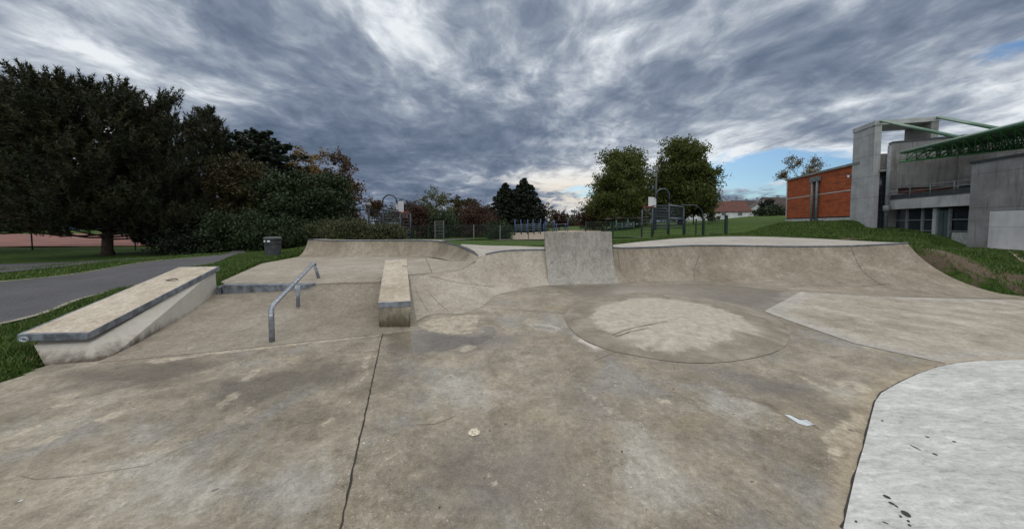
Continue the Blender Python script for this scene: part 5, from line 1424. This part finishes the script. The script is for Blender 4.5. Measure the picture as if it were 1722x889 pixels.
# ---------------------------------------------------------------- ball court frames, fence, lamps, playground
M['bluegrey'] = simple('blue_grey_steel', (.036, .046, .062), .45, metal=.2, var=.3)
M['bluegrey_lt'] = simple('worn_blue_steel', (.10, .125, .15), .45, metal=.3, var=.3)
M['hoop_red'] = simple('hoop_red', (.30, .045, .035), .5)
M['board'] = simple('hoop_board', (.62, .64, .66), .6, var=.06)
M['net'] = simple('net_cord', (.28, .2, .18), .9)
def arc(c, a, b, r_, t0, t1, n=12):
    return [c + a * (r_ * math.cos(R(t0 + (t1 - t0) * i / n))) + b * (r_ * math.sin(R(t0 + (t1 - t0) * i / n))) for i in range(n + 1)]
def hoop_frame(label, Y, pxs, flip):
    """goal wall with bars, tall hoop arch, side wing and low outer arch. pxs maps the photo columns"""
    pt = lambda px, py, dy=0.0: W(px, py, Y + dy)
    wl, wm_, wr_, sx = pxs['wl'], pxs['post'], pxs['wr'], pxs['side']
    b0 = at_px(wm_, Y); r_ = thing('ball_goal', b0, label, 'sports goal', 'ball goals with basketball hoops facing each other')
    zg = b0.z - .1
    def post(px, top, rad=.055, dy=0.0):
        p = pt(px, top, dy); m = MB(); m.tube([V3((p.x, p.y, zg)), p], rad, 8); m.build('post', M['bluegrey'], r_, smooth=True)
    post(wl, pxs['ytop']); post(wm_, pxs['ytop'] - 3, .065); post(wr_, pxs['ytop'] + 4)
    post(wl, pxs['ytop'], .05, 1.6); post(wr_, pxs['ytop'] + 4, .05, 1.4)
    bars = MB()
    for k in range(9):
        y = pxs['ytop'] + 1 + k * 4.6
        if y > 398: break
        bars.tube([pt(wl, y), pt(wr_, y)], .030, 6)
        bars.tube([pt(wl, y + 1.5, 1.6), pt(wr_, y + 1.5, 1.4)], .026, 6)
    bars.tube([pt(wl, pxs['ytop'] + 1), pt(wl, pxs['ytop'] + 1, 1.6)], .035, 6); bars.tube([pt(wr_, pxs['ytop'] + 4), pt(wr_, pxs['ytop'] + 4, 1.4)], .035, 6)
    bars.build('goal_bar', M['bluegrey'], r_, smooth=True)
    m = MB(); m.tube([pt(wm_, pxs['ytop'] + .5, -.02), pt(wr_, pxs['ytop'] + 4, -.02)], .05, 8); m.tube([pt(wm_, pxs['ybar'], -.02), pt(wr_, pxs['ybar'] + 1, -.02)], .055, 8); m.build('crossbar', M['bluegrey_lt'], r_, smooth=True)
    # hoop arch
    s = 1 if not flip else -1
    p0, p1 = pt(wm_, pxs['ytop'] - 3), pt(pxs['bpx'], pxs['btop'] + 3)
    rad = abs(p1.x - p0.x) * .5; pk = pt(wm_, pxs['apex'])
    ac = V3((p0.x + s * rad, Y, pk.z - rad * .98))
    path = [p0] + arc(ac, V3((-s, 0, 0)), UP, rad, 0, 150, 14)
    m = MB(); m.tube(path + [V3((p1.x - s * .02, Y, p1.z))], .05, 8); m.build('hoop_arch', M['bluegrey'], r_, smooth=True)
    # backboard, turned to face the court
    bl, br_ = pt(pxs['bl'], pxs['btop'], pxs['bdy0']), pt(pxs['br'], pxs['btop'], pxs['bdy1'])
    zbt_ = zat(pxs['bbot'], Y); al = br_ - bl; al.z = 0; nn = V3((al.y, -al.x, 0)).normalized()
    m = MB(); m.obox(V3((bl.x, bl.y, zbt_)), al, nn * .05, UP * (bl.z - zbt_)); bd = m.build('backboard', M['board'], r_)
    sgn = s
    hc = V3(((bl.x + br_.x) / 2 + s * .38, (bl.y + br_.y) / 2 - .1, zbt_ + .02))
    m = MB(); m.tube(arc(hc, V3((1, 0, 0)), V3((0, 1, 0)), .24, 0, 360, 18), .022, 6, cap=False); m.obox(hc + V3((-s * .42, -.06, -.03)), (s * .2, 0, 0), (0, .12, 0), (0, 0, .10)); m.build('rim', M['hoop_red'], r_, smooth=True)
    m = MB()
    for k in range(10):
        a0 = 36 * k; a1 = a0 + 36
        for za, zb2, ra, rb, sh in ((0, -.17, .23, .18, 18), (-.17, -.36, .18, .13, -18)):
            pA = hc + V3((ra * math.cos(R(a0)), ra * math.sin(R(a0)), za)); pB = hc + V3((rb * math.cos(R(a0 + sh)), rb * math.sin(R(a0 + sh)), zb2))
            m.tube([pA, pB], .007, 4, cap=False)
    m.build('net', M['net'], r_)
    # side wing panel
    m = MB(); a_px, b_px = sx
    for px in (a_px, b_px):
        p = pt(px, pxs['stop'], -.5); m.tube([V3((p.x, p.y, zg)), p], .05, 8)
    for k in range(8): m.tube([pt(a_px, pxs['stop'] + 2 + k * 5.4, -.5), pt(b_px, pxs['stop'] + 2 + k * 5.4, -.5)], .028, 6)
    m.build('side_wing', M['bluegrey'], r_, smooth=True)
    # outer low arch
    a0 = pt(wl if not flip else wr_, pxs['ytop'] + .5); e_ = pt(pxs['oarch'], pxs['oy'])
    rad2 = abs(a0.x - e_.x) * .55; sg = 1 if e_.x > a0.x else -1
    cc = V3((e_.x - sg * rad2, Y, a0.z - rad2))
    m = MB(); m.tube([a0, V3((cc.x, Y, a0.z))] + arc(cc, V3((sg, 0, 0)), UP, rad2, 80, 0, 10) + [V3((e_.x, Y, zg))], .038, 8); m.build('outer_arch', M['bluegrey'], r_, smooth=True)
    return r_
hoop_frame('left ball goal of dark bars with a basketball hoop, behind the feathery shrubs', 22.5, dict(wl=620, post=643.5, wr=673, side=(673, 690), ytop=352, ybar=375, apex=328, bpx=668, bl=667, br=678.5, btop=339, bbot=357.5, bdy0=.25, bdy1=-.35, stop=358.5, oarch=591, oy=372), False)
hoop_frame('right ball goal of dark bars with a hoop, before the large green trees', 22.0, dict(wl=1098, post=1125.5, wr=1150, side=(1080, 1097), ytop=344.5, ybar=367, apex=318, bpx=1103, bl=1090.5, br=1102.5, btop=331, bbot=348, bdy0=-.35, bdy1=.25, stop=352, oarch=1182, oy=362), True)

M['fence_green'] = simple('fence_green', (.012, .032, .022), .5, var=.2)
M['fence_grey'] = simple('fence_post_grey', (.16, .16, .15), .7)
def mesh_fence(label, pts, hgt, grey=(), step=.10):
    base = at_px(*pts[0]); r_ = thing('wire_fence', base, label, 'fence')
    Ps = [at_px(px, Y) for px, Y in pts]
    for i, p in enumerate(Ps):
        m = MB(); m.box((p.x, p.y, p.z + hgt / 2 - .05), (.07, .07, hgt + .16)); m.build('post', M['fence_grey' if i in grey else 'fence_green'], r_)
    for a, b2 in zip(Ps[:-1], Ps[1:]):
        m = MB(); L = (b2 - a).length; k = max(2, int(L / step)); th = .004
        dirn = (b2 - a) / L
        for i in range(1, k):
            p = a.lerp(b2, i / k); m.obox(p + UP * .05 - V3((.007, 0, 0)), (.014, 0, 0), (0, .006, 0), UP * (hgt - .08))
        for z_ in [.06 + j * (hgt - .1) / 6 for j in range(7)]:
            m.obox(a + UP * z_, b2 - a, V3((0, .006, 0)), UP * (.016 if 0 < z_ < hgt - .2 else .03))
        m.build('mesh_panel', M['fence_green'], r_)
    return r_
mesh_fence('green wire mesh fence running from the left ball goal to the vert wall', [(694, 25.5), (720.5, 25.7), (747, 25.9), (796.6, 26), (841, 26), (888.5, 26), (930, 26)], 1.2, grey=(3, 4))
mesh_fence('green wire mesh fence between the vert wall and the right ball goal', [(985, 26), (1027.6, 25.5), (1031.5, 25.2), (1079, 24)], 1.35)
mesh_fence('short green wire mesh fence right of the right ball goal, on the grass', [(1152, 22), (1170.6, 21.8), (1184, 21.6), (1221, 21.3)], 1.25)
q = at_px(1221, 21.2); m = MB(); m.box((q.x, q.y, q.z + .62), (.15, .15, 1.36)); m.box((q.x, q.y, q.z + 1.32), (.18, .18, .04))
tag(m.build('gate_post', M['fence_green']), 'thick dark square gate post at the right end of the fence', 'gate post')
# two gates
def gate(px0, px1, Y, h, label, mat):
    a, b2 = at_px(px0, Y), at_px(px1, Y); r_ = thing('wire_gate', a, label, 'gate')
    for p in (a, b2): m = MB(); m.box((p.x, p.y, p.z + h / 2), (.08, .08, h)); m.build('post', mat, r_)
    m = MB()
    for k in range(6): m.obox(a + UP * (.1 + k * (h - .15) / 5), b2 - a, V3((0, .03, 0)), UP * .03)
    for k in range(1, 10): m.obox(a.lerp(b2, k / 10) + UP * .1, (.012, 0, 0), (0, .012, 0), UP * (h - .15))
    m.build('gate_leaf', mat, r_)
gate(731.5, 746, 28, 1.6, 'pale metal gate in the fence right of the left ball goal', M['fence_grey'])
gate(1099, 1123, 24.5, 1.5, 'dark metal gate seen through the right ball goal', M['fence_green'])

# lamps
def lamp(name, label, px, Y, top, kind):
    b = at_px(px, Y); H = zat(top, Y) - b.z; r_ = thing(name, b, label, 'street lamp')
    if kind == 'flood':
        m = MB(); m.tube([b - UP * .1, b + UP * H * .5, b + UP * H], [.12, .10, .075], 10); m.build('pole', M['frame_dark'], r_, smooth=True)
        m = MB()
        for z_, s in ((.93, .32), (.83, .28)): m.obox(b + UP * H * z_ - V3((s, .1, 0)), (s * 1.1, 0, 0), (0, .25, .05), (0, -.02, .34))
        m.build('lamp_head', M['frame'], r_)
    elif kind == 'lantern':
        m = MB(); m.tube([b - UP * .1, b + UP * (H - .7)], .07, 10); m.build('pole', M['frame_dark'], r_, smooth=True)
        m = MB(); m.lathe(b + UP * (H - .72), [(.10, 0), (.24, .5), (.26, .52), (.26, .56), (.10, .72), (.03, .76)], 12); m.build('lantern', M['frame'], r_, smooth=True)
    else:
        m = MB(); m.tube([b - UP * .1, b + UP * (H - .2)], .09, 8); m.build('pole', M['frame_dark'], r_, smooth=True)
        m = MB(); m.lathe(b + UP * (H - .22), [(.12, 0), (.55, .08), (.55, .2), (.2, .3)], 12); m.build('lamp_head', M['frame'], r_, smooth=True)
lamp('street_lamp', 'tall dark floodlight pole between the two large green trees', 1102, 30, 279, 'flood')
lamp('street_lamp', 'lantern topped lamp beside the left ball goal', 620, 26, 341, 'lantern')
lamp('street_lamp', 'distant mushroom headed lamp between the twin conifers and the green trees', 966, 60, 354, 'mush')
lamp('street_lamp', 'small lantern lamp in front of the pale house under the green tree', 1166, 40, 352, 'lantern')

# playground frames
M['play_blue'] = simple('play_blue', (.03, .055, .16), .5)
M['play_green'] = simple('play_green', (.03, .12, .075), .5)
def climber(px0, px1, Y, top, label, mat, n=4, bars=3):
    a, b2 = at_px(px0, Y), at_px(px1, Y); r_ = thing('climbing_frame', (a + b2) / 2, label, 'play equipment'); h = zat(top, Y) - a.z
    for i in range(n):
        for dy in (0, 1.8):
            p = a.lerp(b2, i / (n - 1)) + V3((0, dy, 0)); m = MB(); m.tube([p - UP * .1, p + UP * h * (1 if (i + (dy > 0)) % 2 == 0 else .72)], .05, 8); m.build('post', mat, r_, smooth=True)
    for k in range(bars):
        m = MB()
        z_ = h * (.3 + .36 * k / max(1, bars - 1)); m.tube([a + UP * z_, b2 + UP * z_], .03, 6)
        m.build('bar', M['bluegrey_lt'], r_)
climber(866, 909, 32, 369, 'blue climbing frame with several posts behind the fence left of the vert wall', M['play_blue'], 5, 4)
climber(917, 955, 36, 371, 'blue swing like frame just behind the top left corner of the vert wall', M['play_blue'], 3, 2)
climber(1036, 1066, 33, 370, 'green climbing frame in front of the shelters', M['play_green'], 4, 3)
def shelter(px, Y, wd, top, label):
    b = at_px(px, Y); r_ = thing('shelter', b, label, 'shelter'); h = zat(top, Y) - b.z
    for sx in (-1, 1):
        for sy in (0, 2): m = MB(); p = b + V3((sx * wd * .42, sy, 0)); m.tube([p - UP * .1, p + UP * (h - .3)], .08, 8); m.build('post', M['bark'], r_)
    m = MB(); m.hexa([b + V3((-wd / 2, -.5, h - .45)), b + V3((wd / 2, -.5, h - .45)), b + V3((wd / 2, 2.6, h - .45)), b + V3((-wd / 2, 2.6, h - .45)), b + V3((-wd * .3, .8, h)), b + V3((wd * .3, .8, h)), b + V3((wd * .3, 1.3, h)), b + V3((-wd * .3, 1.3, h))])
    m.build('roof', M['bark_light'], r_)
shelter(1035, 38, 2.6, 363, 'left one of two low brown roofed shelters in the playground')
shelter(1057, 37, 3.2, 361.5, 'right and wider one of two low brown roofed shelters in the playground')
# pylons far off
def pylon(px, Y, top, label):
    b = at_px(px, Y); h = zat(top, Y) - b.z; r_ = MB()
    for sx in (-1, 1):
        for sy in (-1, 1): r_.tube([b + V3((sx * 3, sy * 3, 0)), b + V3((sx * .5, sy * .5, h))], .22, 4)
    for z_ in (.62, .76, .9): r_.tube([b + V3((-h * .17 * (1.4 - z_), 0, h * z_)), b + V3((h * .17 * (1.4 - z_), 0, h * z_))], .22, 4)
    for k in range(7):
        s0, s1 = 3 - 2.5 * k / 7, 3 - 2.5 * (k + 1) / 7; r_.tube([b + V3((-s0, -s0, h * k / 7)), b + V3((s1, -s1, h * (k + 1) / 7))], .14, 4); r_.tube([b + V3((s0, -s0, h * k / 7)), b + V3((-s1, -s1, h * (k + 1) / 7))], .14, 4)
    tag(r_.build('power_pylon', M['frame']), label, 'pylon', 'far power pylons')
pylon(1211, 420, 331, 'left one of two faint power pylons above the red roof')
pylon(1237, 430, 330, 'right one of two faint power pylons above the red roof')

# ---------------------------------------------------------------- litter bin
bb_ = on_ground(459.5, 430.5); BY = bb_.y
br0 = thing('litter_bin', bb_, 'dark ribbed litter bin with a domed rim on the grass at the left', 'litter bin')
M['bin'] = simple('bin_charcoal', (.050, .056, .060), .55, var=.3, scale=6)
M['bin_d'] = simple('bin_dark', (.025, .028, .030), .6, var=.3)
s = 1.0; rb = Rof(11.8, BY); hb_ = zat(398, BY) - bb_.z
m = MB(); m.lathe(bb_, [(rb * .80, -.1), (rb * .82, .02), (rb * .93, hb_ * .60)], 28)
for k in range(14):
    a = 6.283 * k / 14; d = V3((math.cos(a), math.sin(a), 0)); t_ = V3((-d.y, d.x, 0))
    p, q = bb_ + d * rb * .815 + UP * .04, bb_ + d * rb * .925 + UP * hb_ * .58
    m.hexa([p - t_ * .02, p + t_ * .02, p + t_ * .02 + d * .018, p - t_ * .02 + d * .018, q - t_ * .02, q + t_ * .02, q + t_ * .02 + d * .018, q - t_ * .02 + d * .018])
m.build('body', M['bin'], br0)
m = MB(); m.lathe(bb_, [(rb * .96, hb_ * .60), (rb * 1.0, hb_ * .63), (rb * 1.0, hb_ * .70), (rb * .97, hb_ * .72), (rb * .98, hb_ * .86)], 28); m.build('collar', M['bin_d'], br0)
m = MB(); m.lathe(bb_, [(rb * 1.06, hb_ * .86), (rb * 1.09, hb_ * .90), (rb * 1.06, hb_ * .96), (rb * .9, hb_ * .995), (rb * .3, hb_ * 1.01)], 28); m.build('lid', M['bin'], br0, smooth=True)
for dx_ in (-.36, .20):
    m = MB(); c_ = bb_ + V3((dx_ * rb, -rb * math.sqrt(max(.1, 1 - dx_ * dx_)) * 1.0 - .004, hb_ * .79)); nn_ = V3((dx_, -math.sqrt(1 - dx_ * dx_), 0)); tt_ = V3((-nn_.y, nn_.x, 0))
    m.add([c_ + tt_ * (.055 * math.cos(q)) + UP * (.032 * math.sin(q)) + nn_ * .012 for q in [6.283 * j / 12 for j in range(12)]], [tuple(range(12))]); m.build('opening_disc', M['board'], br0)  # white disc stands in for a pale opening in the collar
